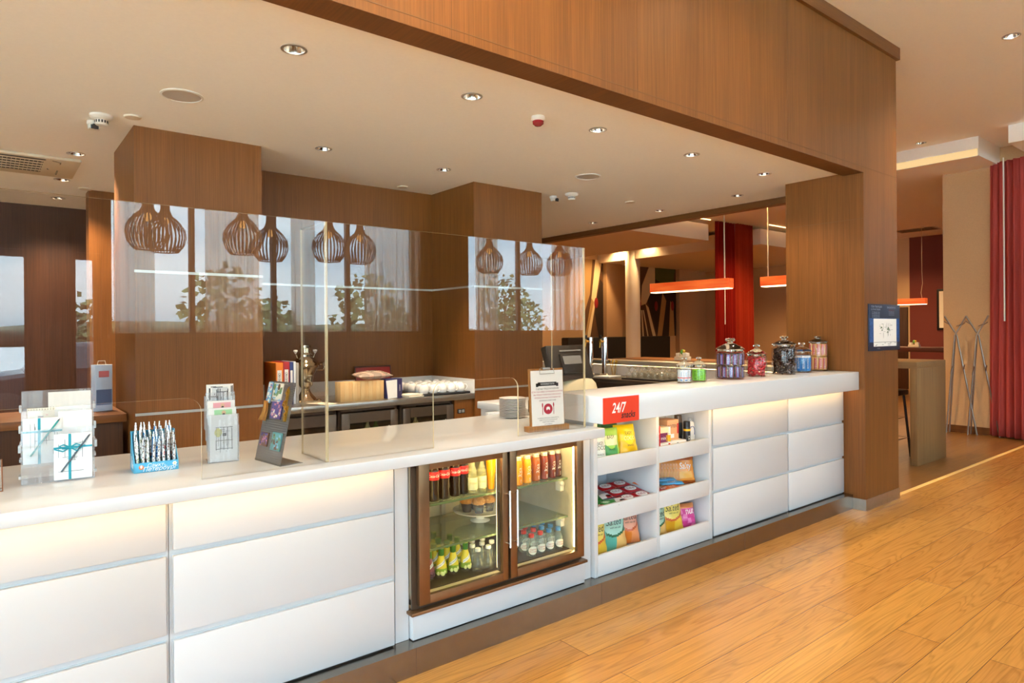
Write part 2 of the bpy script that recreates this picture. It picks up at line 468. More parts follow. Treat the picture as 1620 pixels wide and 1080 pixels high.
window(2, 6.68, 10.45, 1.4, 3.6, (7.9, 9.2))
window(3, -6.2, -1.6, .1, 3.7, (-4.6, -3.1))  # unseen extra window, added to let in more daylight
k = MB()
for a in (-.35, 1.06): k.box(a, a + .08, -4.76, -4.69, 0, 2.45)
for z in (0, 2.37): k.box(-.35, 1.14, -4.76, -4.69, z, z + .08)
o = struct(k.build('door_1', FRAME))
g = MB(); g.box(-.33, 1.1, -4.73, -4.722, .04, 2.4); g.build('pane', PANE, o)
k = MB()
k.box(10.64, 10.7, -3.9, 1.95, .5, .56); k.box(10.64, 10.7, -3.9, 1.95, 3.34, 3.4)
for y in (-3.9, -1.95, 0., 1.89): k.box(10.64, 10.7, y, y + .06, .5, 3.4)
o = struct(k.build('window_4', FRAME))
g = MB(); g.box(10.665, 10.673, -3.88, 1.93, .52, 3.38); g.build('pane', PANE, o)

k = MB()
k.box(-7.1, -7.04, -4.2, 2.2, .1, .16); k.box(-7.1, -7.04, -4.2, 2.2, 3.64, 3.7)
for y in (-4.2, -2.6, -1., .6, 2.14): k.box(-7.1, -7.04, y, y + .06, .1, 3.7)
o = struct(k.build('window_5', FRAME))  # unseen glazing added to brighten the counter front and beam
g = MB(); g.box(-7.075, -7.067, -4.18, 2.18, .12, 3.68); g.build('pane', PANE, o)

# outside
panel_wall('ground', [(-60, 80, -120, -4.85, -.3, -.12), (-60, -7.15, -4.85, 40, -.3, -.12), (10.75, 80, -4.85, 1.9, -.3, -.12)], mat('pale_bounce_ground', 'ccd3d6', .9, noise=.05, nscale=2))  # ground made pale so it bounces daylight up to the ceilings
panel_wall('ground_verge', [(-60, 80, -13, -9.5, -.12, -.05)], mat('grass_verge', '66743a', .95, noise=.2, nscale=8))
# sky
w = bpy.data.worlds.new('sky'); SC.world = w; w.use_nodes = True
nt = w.node_tree; nt.nodes.clear()
wo = nt.nodes.new('ShaderNodeOutputWorld'); bg = nt.nodes.new('ShaderNodeBackground')
tc = nt.nodes.new('ShaderNodeTexCoord'); n = nt.nodes.new('ShaderNodeTexNoise'); n.inputs['Scale'].default_value = 3; n.inputs['Detail'].default_value = 5
mp = nt.nodes.new('ShaderNodeMapping'); mp.inputs['Scale'].default_value = (1, 1, 3.5)
cr = nt.nodes.new('ShaderNodeValToRGB')
cr.color_ramp.elements[0].position = .35; cr.color_ramp.elements[0].color = lin('98bcd4')
cr.color_ramp.elements[1].position = .65; cr.color_ramp.elements[1].color = lin('d4e6f0')
nt.links.new(tc.outputs['Generated'], mp.inputs[0]); nt.links.new(mp.outputs[0], n.inputs['Vector']); nt.links.new(n.outputs[0], cr.inputs[0])
nt.links.new(cr.outputs[0], bg.inputs[0]); 
sx = nt.nodes.new('ShaderNodeSeparateXYZ'); ml = nt.nodes.new('ShaderNodeMapRange')     # overcast sky: zenith three times the horizon
nt.links.new(tc.outputs['Generated'], sx.inputs[0]); nt.links.new(sx.outputs['Z'], ml.inputs[0])
ml.inputs[1].default_value = 0; ml.inputs[2].default_value = 1; ml.inputs[3].default_value = 10.5; ml.inputs[4].default_value = 32.0
nt.links.new(ml.outputs[0], bg.inputs[1])
nt.links.new(bg.outputs[0], wo.inputs[0])
def portal(x, y, z, sx, sz, rz):
    o = part_light('window_portal', 'AREA', None, (x, y, z), 1, (1, 1, 1), sx, (PI / 2, 0, rz), sy=sz)
    o.data.cycles.is_portal = True
portal(3.4, -4.66, 2.5, 4.4, 2.2, PI); portal(8.56, -4.66, 2.5, 3.75, 2.2, PI); portal(-3.9, -4.66, 1.9, 4.6, 3.6, PI); portal(-6.95, -1, 1.9, 6.4, 3.6, PI / 2)
portal(.4, -4.66, 1.22, 1.45, 2.42, PI); portal(10.62, -.97, 1.95, 5.8, 2.85, -PI / 2)

part_light('sun', 'SUN', None, (0, 30, 40), 62, (1, .97, .93), math.radians(3), (math.radians(-38), 0, 0)).data.angle = math.radians(3)  # sun added to bounce off the ground, aimed clear of the windows
# ================================================================ LAMPS
BULB = emit('lamp_bulb', 'ffd9a0', 30)
def downlight(x, y, z, r, power, label, group, spot=130, first=True):
    t = thing('recessed_downlight', label, 'ceiling light', (x, y, z), 0, group)
    k = MB(); k.lathe([(r * 1.22, 0), (r * 1.22, -.003), (r * .98, -.004), (r * .96, 0)], 28, cap=False); k.build('trim_ring', TRIMS, t)
    k = MB(); k.lathe([(r * .97, 0), (r * .8, .035), (r * .5, .065), (.001, .07)], 28, cap=False); k.build('reflector', CHROME, t)
    k = MB(); k.ball((0, 0, .045), (r * .35, r * .35, .016), 14, 8); k.build('bulb', BULB, t)
    if power: part_light('lamp', 'SPOT', t, (0, 0, .012), power, WARM, .03, spot=math.radians(spot), blend=.8)
    return t
bl = ['over the counter in the row along the beam, %s from the pillar' % s for s in ('fifth', 'fourth', 'third', 'second', 'first')] + \
     ['in front of the wood back wall, above the samovar', 'in front of the wood back wall, beside the far column', 'over the bar, farthest from the pillar along the header', 'over the bar, middle one along the header', 'over the bar along the header, next to the pillar',
      'beside the air conditioner, on its counter side', 'beside the air conditioner, on its wall side', 'seen through the clear screen near the rear wall']
for (x, y), s in zip(BARL, bl): downlight(x, y, 2.71, .047, 190 if y in (4.331, 4.329, 5.489, 6.476, 7.368) else 50, 'recessed ceiling downlight ' + s, 'ceiling downlights of the bar', 62 if y in (4.331, 4.329) else 120)
downlight(6.597, 1.652, 3.84, .054, 190, 'recessed downlight in the high hall ceiling, above the open wood floor', 'ceiling downlights of the hall')
downlight(9.463, 3.336, 3.84, .054, 12, 'recessed downlight in the high hall ceiling, before the glowing cove', 'ceiling downlights of the hall')
for x, p in ((.86, 105), (-2.0, 105), (3.73, 45)): part_light('hall_lamp', 'SPOT', None, (x, 1.652, 3.83), p, WARM, .04, spot=math.radians(135), blend=.7)
s_ = part_light('beam_fill_spot', 'SPOT', None, (1.2, .8, 3.8), 230, WARM, .04, spot=math.radians(88), blend=1)  # unseen spot added to brighten the upper beam face
s_.rotation_euler = (Vector((1.9, 2.34, 3.1)) - Vector((1.2, .8, 3.8))).to_track_quat('-Z', 'Y').to_euler()
# restaurant lamps (beyond the opening)
RL = 2.2
for i, (x, y, z, p) in enumerate([(8.2, 5.2, 3.59, 160), (11, 6.3, 3.59, 160), (13.5, 6, 3.59, 140), (15.5, 6.2, 3.59, 120), (14.2, 11.1, 3.58, 65), (12.3, 11.2, 3.58, 75), (15, 9, 3.19, 90), (9.9, 10, 3.19, 90), (12.4, 10.3, 3.59, 40)]):
    part_light('restaurant_lamp', 'SPOT', None, (x, y, z - .03), p * RL, (1, .62, .28), .05, spot=math.radians(140), blend=.8)
# cove strips
COVE = emit('cove_light', 'ffc884', 5); COVEL = emit('cove_edge_glow', 'ffd596', .95)
def strip(name, x0, x1, y0, y1, z0, z1): 
    k = MB(); k.box(x0, x1, y0, y1, z0, z1); return k.build(name, COVE)
c = strip('cove_light_strip', 8.2, 11.1, 7.62, 7.64, 3.585, 3.6); tag(c, 'hidden warm light strip in the cove above the dropped ceiling by the red curtain', 'cove light', 'cove light strips')
c = strip('cove_light_strip', 12.6, 17, 7.25, 7.27, 3.585, 3.6); tag(c, 'hidden warm light strip in the cove of the far ceiling corner', 'cove light', 'cove light strips')
k = MB(); k.box(9.703, 9.72, 2.786, 4.19, 3.604, 3.69); c = k.build('cove_light_strip', COVEL) ; tag(c, 'lit ceiling edge above the coat racks, its light given as own glow', 'cove light', 'cove light strips')  # recess light put into the edge itself as emission
# ================================================================ COUNTER
LED = emit('led_strip', 'ffc878', 19)
def slab(name, label, x0, x1, y0, y1, z0, z1):
    k = MB(); k.box(x0, x1, y0, y1, z0, z1, bev=.006)
    return tag(k.build(name, SOLID), label, 'worktop')
low = slab('countertop', 'long white worktop of the lower counter carrying the clear screens', -2.6, 2.53, 2.385, 3.23, .892, .94)
k = MB(); k.box(-2.5, 1.36, 2.435, 2.447, .886, .892); k.build('light_strip', LED, low)
k = MB(); k.box(2.462, 2.525, 2.435, 2.447, .886, .892); k.build('light_strip', LED, low)
high = slab('countertop', 'raised thick white worktop of the bar carrying the candy jars', 2.507, 5.456, 2.38, 2.752, .960, 1.105)
k = MB(); k.box(2.56, 5.44, 2.435, 2.447, .954, .960); k.build('light_strip', LED, high)
ret = slab('countertop', 'short white worktop behind the saucer stack, carrying the cash register', 2.72, 3.85, 3.235, 3.80, .905, .955)
k = MB(); k.box(2.40, 2.72, 3.235, 3.265, .905, .952, bev=.003); k.build('lip', SOLID, ret)
k = MB(); k.box(2.74, 3.83, 3.26, 3.78, 0, .905); k.build('support', WHITE, ret)

def drawer_unit(label, x0, x1, ztop, rows, y=2.5):
    t = thing('drawer_cabinet', label, 'cabinet', ((x0 + x1) / 2, y, 0), 0, 'white panelled counter cabinets')
    h = (x1 - x0) / 2
    k = MB(); k.box(-h - .01, h + .01, .02, .6, .116, ztop); k.build('body', WHITE, t)
    for z0, z1 in rows:
        k = MB(); k.box(-h, h, 0, .02, z0, z1, bev=.0035); k.box(-h - .004, h + .004, .017, .0215, z0 - .004, min(z1 + .004, ztop), 0)
        k.build('drawer_front', WHITE, t)
    return t
RW = [(.122, .392), (.418, .685), (.705, .888)]
drawer_unit('white three-panel counter cabinet below the gift box of pens and leaflet rack', -.36, .482, .892, RW)
drawer_unit('white three-panel counter cabinet beside the glass-door fridge', .504, 1.353, .892, RW)
drawer_unit('white three-panel counter cabinet at the entrance end of the long worktop', -1.225, -.382, .892, RW)
RH = [(.122, .396), (.416, .685), (.706, .956)]
drawer_unit('white three-panel cabinet under the candy jars, beside the snack shelf', 3.652, 4.57, .960, RH)
drawer_unit('white three-panel cabinet under the candy jars, against the wood pillar', 4.588, 5.448, .960, RH)

# steel plinth along the whole counter
k = MB(); k.box(-2.5, 5.456, 2.434, 2.56, 0, .115)
for x in (.2, 1.42, 2.545, 3.9): k.box(x - .0015, x + .0015, 2.4332, 2.4345, 0, .1155)
struct(k.build('baseboard_counter', mat('bronze_steel', '94897c', .27, 1, noise=.06, nscale=20)))

# white surround of the fridge
t = thing('fridge_surround', 'white lacquered surround with low bottom panel framing the glass-door fridge', 'cabinet', (1.94, 2.52, 0))
k = MB(); k.box(1.367 - 1.94, 1.432 - 1.94, 0, .05, .116, .892); k.build('stile', WHITE, t)
k = MB(); k.box(2.452 - 1.94, 2.55 - 1.94, 0, .05, .116, .892); k.build('stile', WHITE, t)
k = MB(); k.box(1.435 - 1.94, 2.476 - 1.94, -.03, .03, .118, .236, bev=.003); k.build('bottom_panel', WHITE, t)

# ---------------------------------------------------------------- fridge
FB = mat('fridge_bronze', '8a6a4c', .33, .85, noise=.04, nscale=25)
FIN = mat('fridge_inner_steel', 'd2c8b0', .35, .35, noise=.05, nscale=20)
FGL = clear('fridge_glass', (.95, .95, .9), 1.35)
SHG = clear('shelf_glass', (.88, .93, .86), 1.5, body=.08, bodycol='b8c8a8')
SHE = mat('shelf_glass_edge', '5f7352', .2)
fr = thing('display_fridge', 'glass-door drinks fridge in bronze frame built into the white counter', 'fridge', (1.945, 2.5, 0))
X0, X1 = 1.44 - 1.945, 2.452 - 1.945
k = MB()
k.box(X0, X1, .56, .58, .262, .885); k.box(X0, X0 + .018, .0, .56, .262, .885); k.box(X1 - .018, X1, 0, .56, .262, .885)
k.box(X0, X1, 0, .56, .262, .286); k.box(X0, X1, .0, .56, .867, .885)
k.build('cabinet', FIN, fr)
k = MB(); k.box(X0 - .012, X1 + .002, -.05, .0, .246, .260, bev=.002); k.box(X0 - .01, X1, -.012, 0, .26, .885); k.box(X0 - .01, X0 + .004, -.03, 0, .26, .30)
k2 = MB(); k2.box(X0 - .028, X1 + .012, -.045, 0.005, .236, .250, bev=.002); k2.build('ledge', FB, fr)
k = MB(); k.box(X0 - .008, X1, -.008, 0, .25, .30); k.box(X0 - .008, X0 + .03, -.008, 0, .3, .889); k.box(X1 - .025, X1, -.008, 0, .3, .889); k.box(X0, X1, -.008, 0, .86, .889)
k.box(-.022, .022, -.008, .03, .3, .86); k.build('frame', mat('fridge_gasket', '4a3a2c', .5, .4), fr)
def fdoor(x0, x1, gx0, gx1, hx):
    y0, y1 = -.034, -.010
    k = MB()
    k.box(x0, gx0, y0, y1, .268, .888, bev=.002); k.box(gx1, x1, y0, y1, .268, .888, bev=.002)
    k.box(gx0, gx1, y0, y1, .268, .306, bev=.001); k.box(gx0, gx1, y0, y1, .85, .888, bev=.001)
    d = k.build('door', FB, fr)
    k = MB(); k.box(gx0 - .003, gx1 + .003, -.024, -.018, .303, .853); k.build('pane', FGL, d)
    k = MB(); k.cyl((hx, y0 - .032, .43), (hx, y0 - .032, .698), .0055, n=10)
    for z in (.447, .680): k.cyl((hx, y0 - .032, z), (hx, y0, z), .004, n=8)
    k.build('handle', CHROME, d)
fdoor(1.456 - 1.945, 1.9435 - 1.945, 1.509 - 1.945, 1.912 - 1.945, 1.930 - 1.945)
fdoor(1.957 - 1.945, 2.449 - 1.945, 1.999 - 1.945, 2.402 - 1.945, 1.975 - 1.945)
def fshelf(z):
    k = MB(); k.box(X0 + .02, X1 - .02, .075, .52, z - .008, z, 0); k.box(X0 + .02, X1 - .02, .071, .075, z - .009, z + .001, 1)
    k.build('glass_shelf', [SHG, SHE], fr)
FZ1, FZ2, FZ0 = .665, .462, .290
fshelf(FZ1); fshelf(FZ2)
k = MB(); k.box(X0 + .02, X1 - .02, .06, .53, .286, .290); k.build('floor_mat', mat('dark_mat', '2a231c', .5), fr)
LF = emit('fridge_fill_glow', 'ffe4a0', 25)
for x, s in ((X0 + .022, 1), (X1 - .03, -1)):
    k = MB(); k.box(x + .002, x + .006, .012, .022, .31, .86); k.build('light_strip', LF, fr)  # lit steel side edges given their own glow
for x in (-.018, .012): k = MB(); k.box(x, x + .006, .031, .036, .31, .85); k.build('light_strip', LF, fr)  # unseen mullion strips added to brighten the fridge inside
k = MB(); k.box(X0 + .05, X1 - .05, .05, .09, .860, .866); k.build('light_strip', LF, fr)  # unseen top strip added for the same fill
for z in (.42, .60):
    k = MB(); k.box(X0 + .02, X1 - .02, .51, .555, z, z + .03); k.build('rail', STEEL, fr)
for x in (X0 + .08, 0, X1 - .08):
    k = MB(); k.box(x - .012, x + .012, .535, .556, .31, .86); k.build('shelf_standard', STEEL, fr)
for z in (.43, .62):
    k = MB(); k.box(X1 - .045, X1 - .02, .10, .14, z - .03, z + .02); k.ball((X1 - .035, .1, z + .01), .014); k.build('hinge', WPLASTIC, fr)

# ---------------------------------------------------------------- snack shelf
sn = thing('snack_shelf', 'white open snack shelf with six compartments under the red sign', 'shelf', (3.09, 2.495, 0))
SX = [2.583 - 3.09, 3.078 - 3.09, 3.103 - 3.09, 3.598 - 3.09]
SF = [.71, .462, .185]
SL = [(.665, .760), (.398, .494), (.118, .232)]
k = MB()
k.box(2.556 - 3.09, SX[0], 0, .42, .116, .955, bev=.0015); k.box(SX[1], SX[2], 0, .42, .116, .955, bev=.0015); k.box(SX[3], 3.627 - 3.09, 0, .42, .116, .955, bev=.0015)
for a, b in ((0, 1), (2, 3)):
    k.box(SX[a], SX[b], .40, .42, .116, .955)
    for z in SF: k.box(SX[a], SX[b], .018, .40, z - .018, z)
k.build('carcass', WHITE, sn)
for a, b in ((0, 1), (2, 3)):
    for z0, z1 in SL:
        k = MB(); k.box(SX[a], SX[b], 0, .018, z0, z1, bev=.001); k.build('lip', WHITE, sn)
k = MB(); k.box(3.627 - 3.09, 3.642 - 3.09, .012, .4, .116, .955); k.build('side_panel', WHITE, sn)

# sign
RED = mat('sign_red', 'd8391b', .45); WHT = mat('print_white', 'f4f2ee', .5); BLK = mat('print_black', '1c1a1c', .5)
sg = thing('shop_sign', 'red sign reading 24/7 snacks on the front edge of the raised worktop', 'sign', (2.645, 2.38, 1.03))
k = MB(); k.box(-.139, .141, -.004, 0, -.069, .067); k.build('plate', RED, sg)
k = MB(); k.text('24/7', .074, T(-.02, -.0046, .008) @ FRONT, 0, .78, .18, None, True); k.text('snacks', .05, T(.055, -.0046, -.032) @ FRONT, 1, .85, .2, None, True); k.build('lettering', [WHT, BLK], sg, smooth=0)

# ---------------------------------------------------------------- clear screens on the lower counter
ACR = clear('acrylic_sheet', (.975, .965, .95), 1.57)
EDG = mat('acrylic_edge', 'd9c7a2', .25, alpha=.75)
def sheet(x0, x1, z0, z1, holes, y0=-.004, y1=.004):
    """upright clear sheet in the xz plane with pass-through openings at its foot (rounded upper corners)"""
    out = [(x0, z0)]
    R = .05
    for a, b, h in holes:
        out += [(a, z0), (a, h - R)] + [(a + R - R * math.cos(t * PI / 12), h - R + R * math.sin(t * PI / 12)) for t in range(1, 7)]
        out += [(b - R + R * math.sin(t * PI / 12), h - R + R * math.cos(t * PI / 12)) for t in range(0, 6)] + [(b, h - R), (b, z0)]
    out += [(x1, z0), (x1, z1), (x0, z1)]
    bm = bmesh.new()
    vs = [bm.verts.new((x, y0, z)) for x, z in out]
    f = bm.faces.new(vs)
    r = bmesh.ops.extrude_face_region(bm, geom=[f])
    for g in r['geom']:
        if isinstance(g, bmesh.types.BMVert): g.co.y = y1
    bmesh.ops.recalc_face_normals(bm, faces=bm.faces[:])
    for f in bm.faces: f.material_index = 0 if abs(f.normal.y) > .9 else 1
    bmesh.ops.triangulate(bm, faces=[f for f in bm.faces if len(f.verts) > 4])
    return bm
def screen(label, x0, x1, holes, wing):
    t = thing('clear_screen', label, 'screen', (x0, 2.478, .94))
    bm = sheet(0, x1 - x0, 0, .945, [(a - x0, b - x0, h) for a, b, h in holes])
    me = bpy.data.meshes.new('sheet'); bm.to_mesh(me); bm.free(); me.materials.append(ACR); me.materials.append(EDG)
    o = bpy.data.objects.new('sheet', me); COL.objects.link(o); o.parent = t
    if wing:
        bm = sheet(0, .25, 0, .945, [], -.004, .004)
        me = bpy.data.meshes.new('wing'); bm.to_mesh(me); bm.free(); me.materials.append(ACR); me.materials.append(EDG)
        o = bpy.data.objects.new('wing', me); COL.objects.link(o); o.parent = t
        o.location = (x1 - x0 - .0041, .0042, 0); o.rotation_euler = (0, 0, PI / 2)
screen('wide clear acrylic screen with pass-through opening behind the leaflet rack and pens', -1.3, 1.053, [(-.10, .591, .287)], True)
screen('clear acrylic screen with pass-through opening before the cups and menu board', 1.0545, 2.475, [(1.538, 2.018, .287)], True)
# ================================================================ THINGS ON THE LOWER COUNTER
ZC = .94
PLAST = clear('clear_plastic', (.96, .97, .98), 1.45, rough=.05, body=.12, bodycol='f4f6fa')
PLE = mat('clear_plastic_edge', 'dfe6ec', .2, alpha=.55)
PAPER = mat('paper_white', 'f2f1ee', .7); PAPERC = mat('paper_cream', 'f0e6d2', .7)
TEAL = mat('ribbon_teal', '1796a8', .4); INK = mat('ink_grey', '6c7076', .8); INKD = mat('ink_dark', '3a3c44', .8)
PINK = mat('print_pink', 'e3a0a8', .7); GREENP = mat('print_green', 'a8d8a4', .7); YELP = mat('print_yellow', 'd9d06a', .7)
GOLD = mat('gold_metal', 'c99a3c', .3, .9)
def bits(k, n, x0, x1, z0, z1, y, mis, s0=.003, s1=.012, rnd=None):
    """small scattered flat print marks facing -y"""
    rnd = rnd or random
    for i in range(n):
        a = rnd.uniform(x0, x1); b = rnd.uniform(z0, z1); w = rnd.uniform(s0, s1); h = rnd.uniform(s0, s1) * .7
        k.box(max(x0, a - w), min(x1, a + w), y - .0002 - i * .00001, y, max(z0, b - h), min(z1, b + h), rnd.choice(mis))
def sketch(k, x0, x1, z0, z1, y, mi, n=9, seed=1, r=.0007):
    q = random.Random(seed)
    for i in range(n):
        if q.random() < .5:
            x = q.uniform(x0, x1); a = q.uniform(z0, z1); b = q.uniform(z0, z1); k.box(x - r, x + r, y - .0004, y, min(a, b), max(a, b), mi)
        else:
            z = q.uniform(z0, z1); a = q.uniform(x0, x1); b = q.uniform(x0, x1); k.box(min(a, b), max(a, b), y - .0004, y, z - r, z + r, mi)

# leaflet rack --------------------------------------------------
RKX, RKY, RKA = .20, 2.772, -.065
rk = thing('leaflet_rack', 'clear tiered leaflet rack holding white notecard gift sets on the lower counter', 'rack', (RKX, RKY, ZC), RKA)
tiers = [(0., .185), (.05, .245), (.10, .312)]
for i, (y, h) in enumerate(tiers):
    k = MB(); k.box(-.106, .106, y, y + .003, .0 if i == 0 else .05 * i, h, bev=.001); k.build('tier_panel', PLAST, rk)
k = MB(); k.box(-.106, .106, 0, .105, 0, .004); k.build('base', PLAST, rk)
k = MB()
for s in (-1, 1):
    for i, (y, h) in enumerate(tiers):
        k.box(s * .109 - .004, s * .109 + .004, y - .006, y + .03, h - .075, h - .05, bev=.002); k.box(s * .109 - .003, s * .109 + .003, y, y + .05, .02 + .05 * i, .03 + .05 * i)
k.build('side_clips', PLE, rk)
def on_rack(x, y, z): 
    p = RZ(RKA) @ Vector((x, y, z)); return (RKX + p.x, RKY + p.y, ZC + z)
def gift(label, x, y, z, seed, bow):
    t = thing('notecard_set', label, 'notecard set', on_rack(x, y, z), RKA, 'ribboned notecard sets in the rack')
    k = MB(); k.box(-.056, .056, -.004, .004, 0, .158, bev=.001); sketch(k, -.045, .045, .02, .14, -.004, 1, 12, seed); k.build('cards', [PAPER, INK], t)
    k = MB(); k.box(-.004 - .01, .004 - .01, -.0055, -.004, 0, .158); k.box(-.056, .056, -.0055, -.004, .108, .114)
    if bow:
        for s in (-1, 1):
            k.tube([(-.01, -.007, .111), (-.01 + s * .018, -.013, .122), (-.01 + s * .03, -.012, .118), (-.01 + s * .02, -.009, .108), (-.01, -.007, .111)], .0028, 6)
            k.tube([(-.01, -.007, .111), (-.01 + s * .02, -.01, .098), (-.01 + s * .045, -.008, .112 + s * .004)], .0024, 6)
    k.build('ribbon', TEAL, t)
    k = MB(); k.cyl((-.035, -.009, .028), (.045, -.009, .146), .0028, .0028, 8, 0); k.cyl((.045, -.009, .146), (.05, -.009, .153), .0028, .0004, 8, 1); k.build('pencil', [mat('pencil_grey', '4d5a64', .5) if bow else mat('pencil_teal', '1d8d86', .5), INKD], t)
gift('white notecard set tied with a teal bow, lowest pocket of the leaflet rack', .042, -.006, .006, 3, True)
gift('white notecard set with teal ribbon and green pencil, middle pocket of the leaflet rack', -.045, .043, .062, 8, False)
sp = thing('spiral_notepad', 'small white spiral notepad in the top pocket of the leaflet rack', 'notepad', on_rack(-.05, .092, .112), RKA)
k = MB(); k.box(-.04, .04, -.003, .003, 0, .138); bits(k, 6, -.01, .02, .105, .118, -.003, [1, 2], .002, .006); k.build('pages', [PAPERC, INK, PINK], sp)
k = MB()
for i in range(10): k.cyl((-.036 + i * .008, -.004, .132), (-.036 + i * .008, .004, .141), .0012, n=6)
k.build('spiral', INKD, sp)
for lab, x, y, z, w, h in (('large blank white sheet standing in the top pocket of the leaflet rack', .035, .095, .108, .064, .196), ('blank white sheet standing in the middle pocket of the leaflet rack', .05, .045, .058, .05, .18)):
    k = MB(); k.box(-w, w, -.001, .001, 0, h); tag(k.build('paper_sheet', PAPER, None, on_rack(x, y, z), RKA), lab, 'paper')

# box of pens ---------------------------------------------------
PBX, PBY, PBA = .500, 2.79, -.05
BLUEB = mat('box_light_blue', '4fa9cf', .45)
ORG = mat('print_orange', 'e07a3a', .5)
pb = thing('pen_box', 'light blue printed display box full of souvenir pens', 'display box', (PBX, PBY, ZC), PBA)
k = MB()
k.box(-.072, .072, -.055, -.052, 0, .036); k.box(-.072, .072, .052, .055, 0, .142); k.box(-.072, .072, -.055, .055, 0, .003)
for s in (-1, 1):
    poly = [(-.055, 0), (.055, 0), (.055, .142), (.03, .142), (.015, .10), (-.045, .045), (-.055, .036)]
    M = Matrix(((0, 0, 1, 0), (1, 0, 0, 0), (0, 1, 0, 0), (0, 0, 0, 1)))
    k.prism(poly, s * .072 - .0015, s * .072 + .0015, 0, M)
for z in (.035, .06, .085): k.box(-.07, .07, .05 - (.09 - z) * 1.1, .052, z - .002, z)
k.build('box', BLUEB, pb)
k = MB()
k.text('Санкт-', .019, T(.0, -.0553, .024) @ FRONT, 0, 1, .3); k.text('Петербург', .022, T(.012, -.0553, .0105) @ FRONT, 0, 1, .3)
k.cyl((-.05, -.0556, .02), (-.05, -.0551, .02), .0085, n=16, mi=1); k.ball((-.05, -.0556, .022), (.004, .0006, .006), 10, 6, 0)
for a in range(6): k.ball((.06 + .005 * math.cos(a * PI / 3), -.0556, .024 + .005 * math.sin(a * PI / 3)), (.003, .0006, .003), 8, 6, 0)
k.ball((.06, -.0558, .024), (.0025, .0006, .0025), 8, 6, 2)
for q in range(3): k.box(-.0738, -.0733, -.03 + q * .02, -.018 + q * .02, .012, .03 + q * .012, 0)
k.build('print', [WHT, ORG, YELP], pb, smooth=0)
PENM = [mat('pen_white', 'e6e4e2', .3), mat('pen_blue', '2f7fc0', .3), mat('pen_red', 'c23246', .3), mat('pen_green', '7f8f4a', .3), mat('pen_brown', '8a5234', .3)]
def mkpen(mb, mp, i):
    t = thing('souvenir_pen', 'pen', 'pen', (0, 0, 0), 0, 'souvenir pens in the blue box')
    k = MB(); k.lathe([(.0012, 0), (.0042, .012), (.0046, .024), (.0046, .098), (.004, .102)], 12, lambda j: [2, 1, 0, 0][j])
    q = random.Random(i); bits(k, 16, -.004, .004, .03, .095, -.0046, [2, 1], .001, .003, q); k.build('barrel', [mb, mp, INKD], t)
    k = MB(); k.lathe([(.004, .102), (.0042, .112), (.002, .113), (.002, .121), (.0001, .122)], 10); k.box(-.0012, .0012, -.0075, -.0062, .075, .11); k.box(-.0012, .0012, -.0075, 0, .107, .11); k.build('clip', CHROME, t)
    return t
pens = [mkpen(PENM[0], PENM[c], c) for c in (4, 1, 2, 3, 4)] + [mkpen(PENM[1], PENM[0], 7)]
used = set(); rr = random.Random(5)
for r in range(4):
    for c in range(8):
        i = rr.choice([0, 0, 1, 2, 3, 4, 5]); 
        x = -.06 + c * .0171; y = -.044 + r * .024; z = .006 + r * .016
        p = Vector((PBX, PBY, ZC)) + RZ(PBA) @ Vector((x, y, z))
        lab = 'patterned souvenir pen in the light blue box, %s row from its printed front, %s from the end nearer the postcard holder' % (ORD[r], ORD[7 - c])
        lab = 'patterned pen in the blue box, %s row up, %s from the postcard holder' % (ORD[r], ORD[7 - c])
        o = pens[i]
        if i in used: o = dup(o)
        used.add(i)
        o.location = p; o.rotation_euler = (-.10 + rr.uniform(-.03, .03), rr.uniform(-.05, .05), PBA); o['label'] = lab
for i in range(6):
    if i not in used:
        for c in list(pens[i].children): bpy.data.objects.remove(c)
        bpy.data.objects.remove(pens[i])

# postcard holder ------------------------------------------------
PCX, PCY, PCA = .739, 2.752, -.12
pc = thing('postcard_holder', 'clear four-step holder with sketch postcards beside the box of pens', 'holder', (PCX, PCY, ZC), PCA)
st = [(0, 0, .19), (.03, .04, .213), (.06, .08, .24), (.09, .12, .30)]
k = MB(); k.box(-.056, .056, 0, .095, 0, .003); k.build('base', PLAST, pc)
for y, z0, z1 in st:
    k = MB(); k.box(-.055, .055, y - .003, y, z0, z1 - .03 if z0 else z1, bev=.0008); k.build('pocket_panel', PLAST, pc)
k = MB()
for s in (-1, 1):
    for y, z0, z1 in st: k.box(s * .0555 - .001, s * .0555 + .001, y, y + .03, z0, z1 - .045)
k.build('side_walls', PLE, pc)
def onpc(x, y, z):
    p = RZ(PCA) @ Vector((x, y, z)); return (PCX + p.x, PCY + p.y, ZC + z)
cards = [('white postcard with a sketched drawbridge, front pocket of the clear step holder', 0, .003, .187), ('postcard with a bearded portrait on green, second pocket of the step holder', .032, .043, .212), ('postcard with a portrait on pink, third pocket of the step holder', .062, .083, .238), ('postcard with a grey street sketch, top pocket of the step holder', .092, .123, .302)]
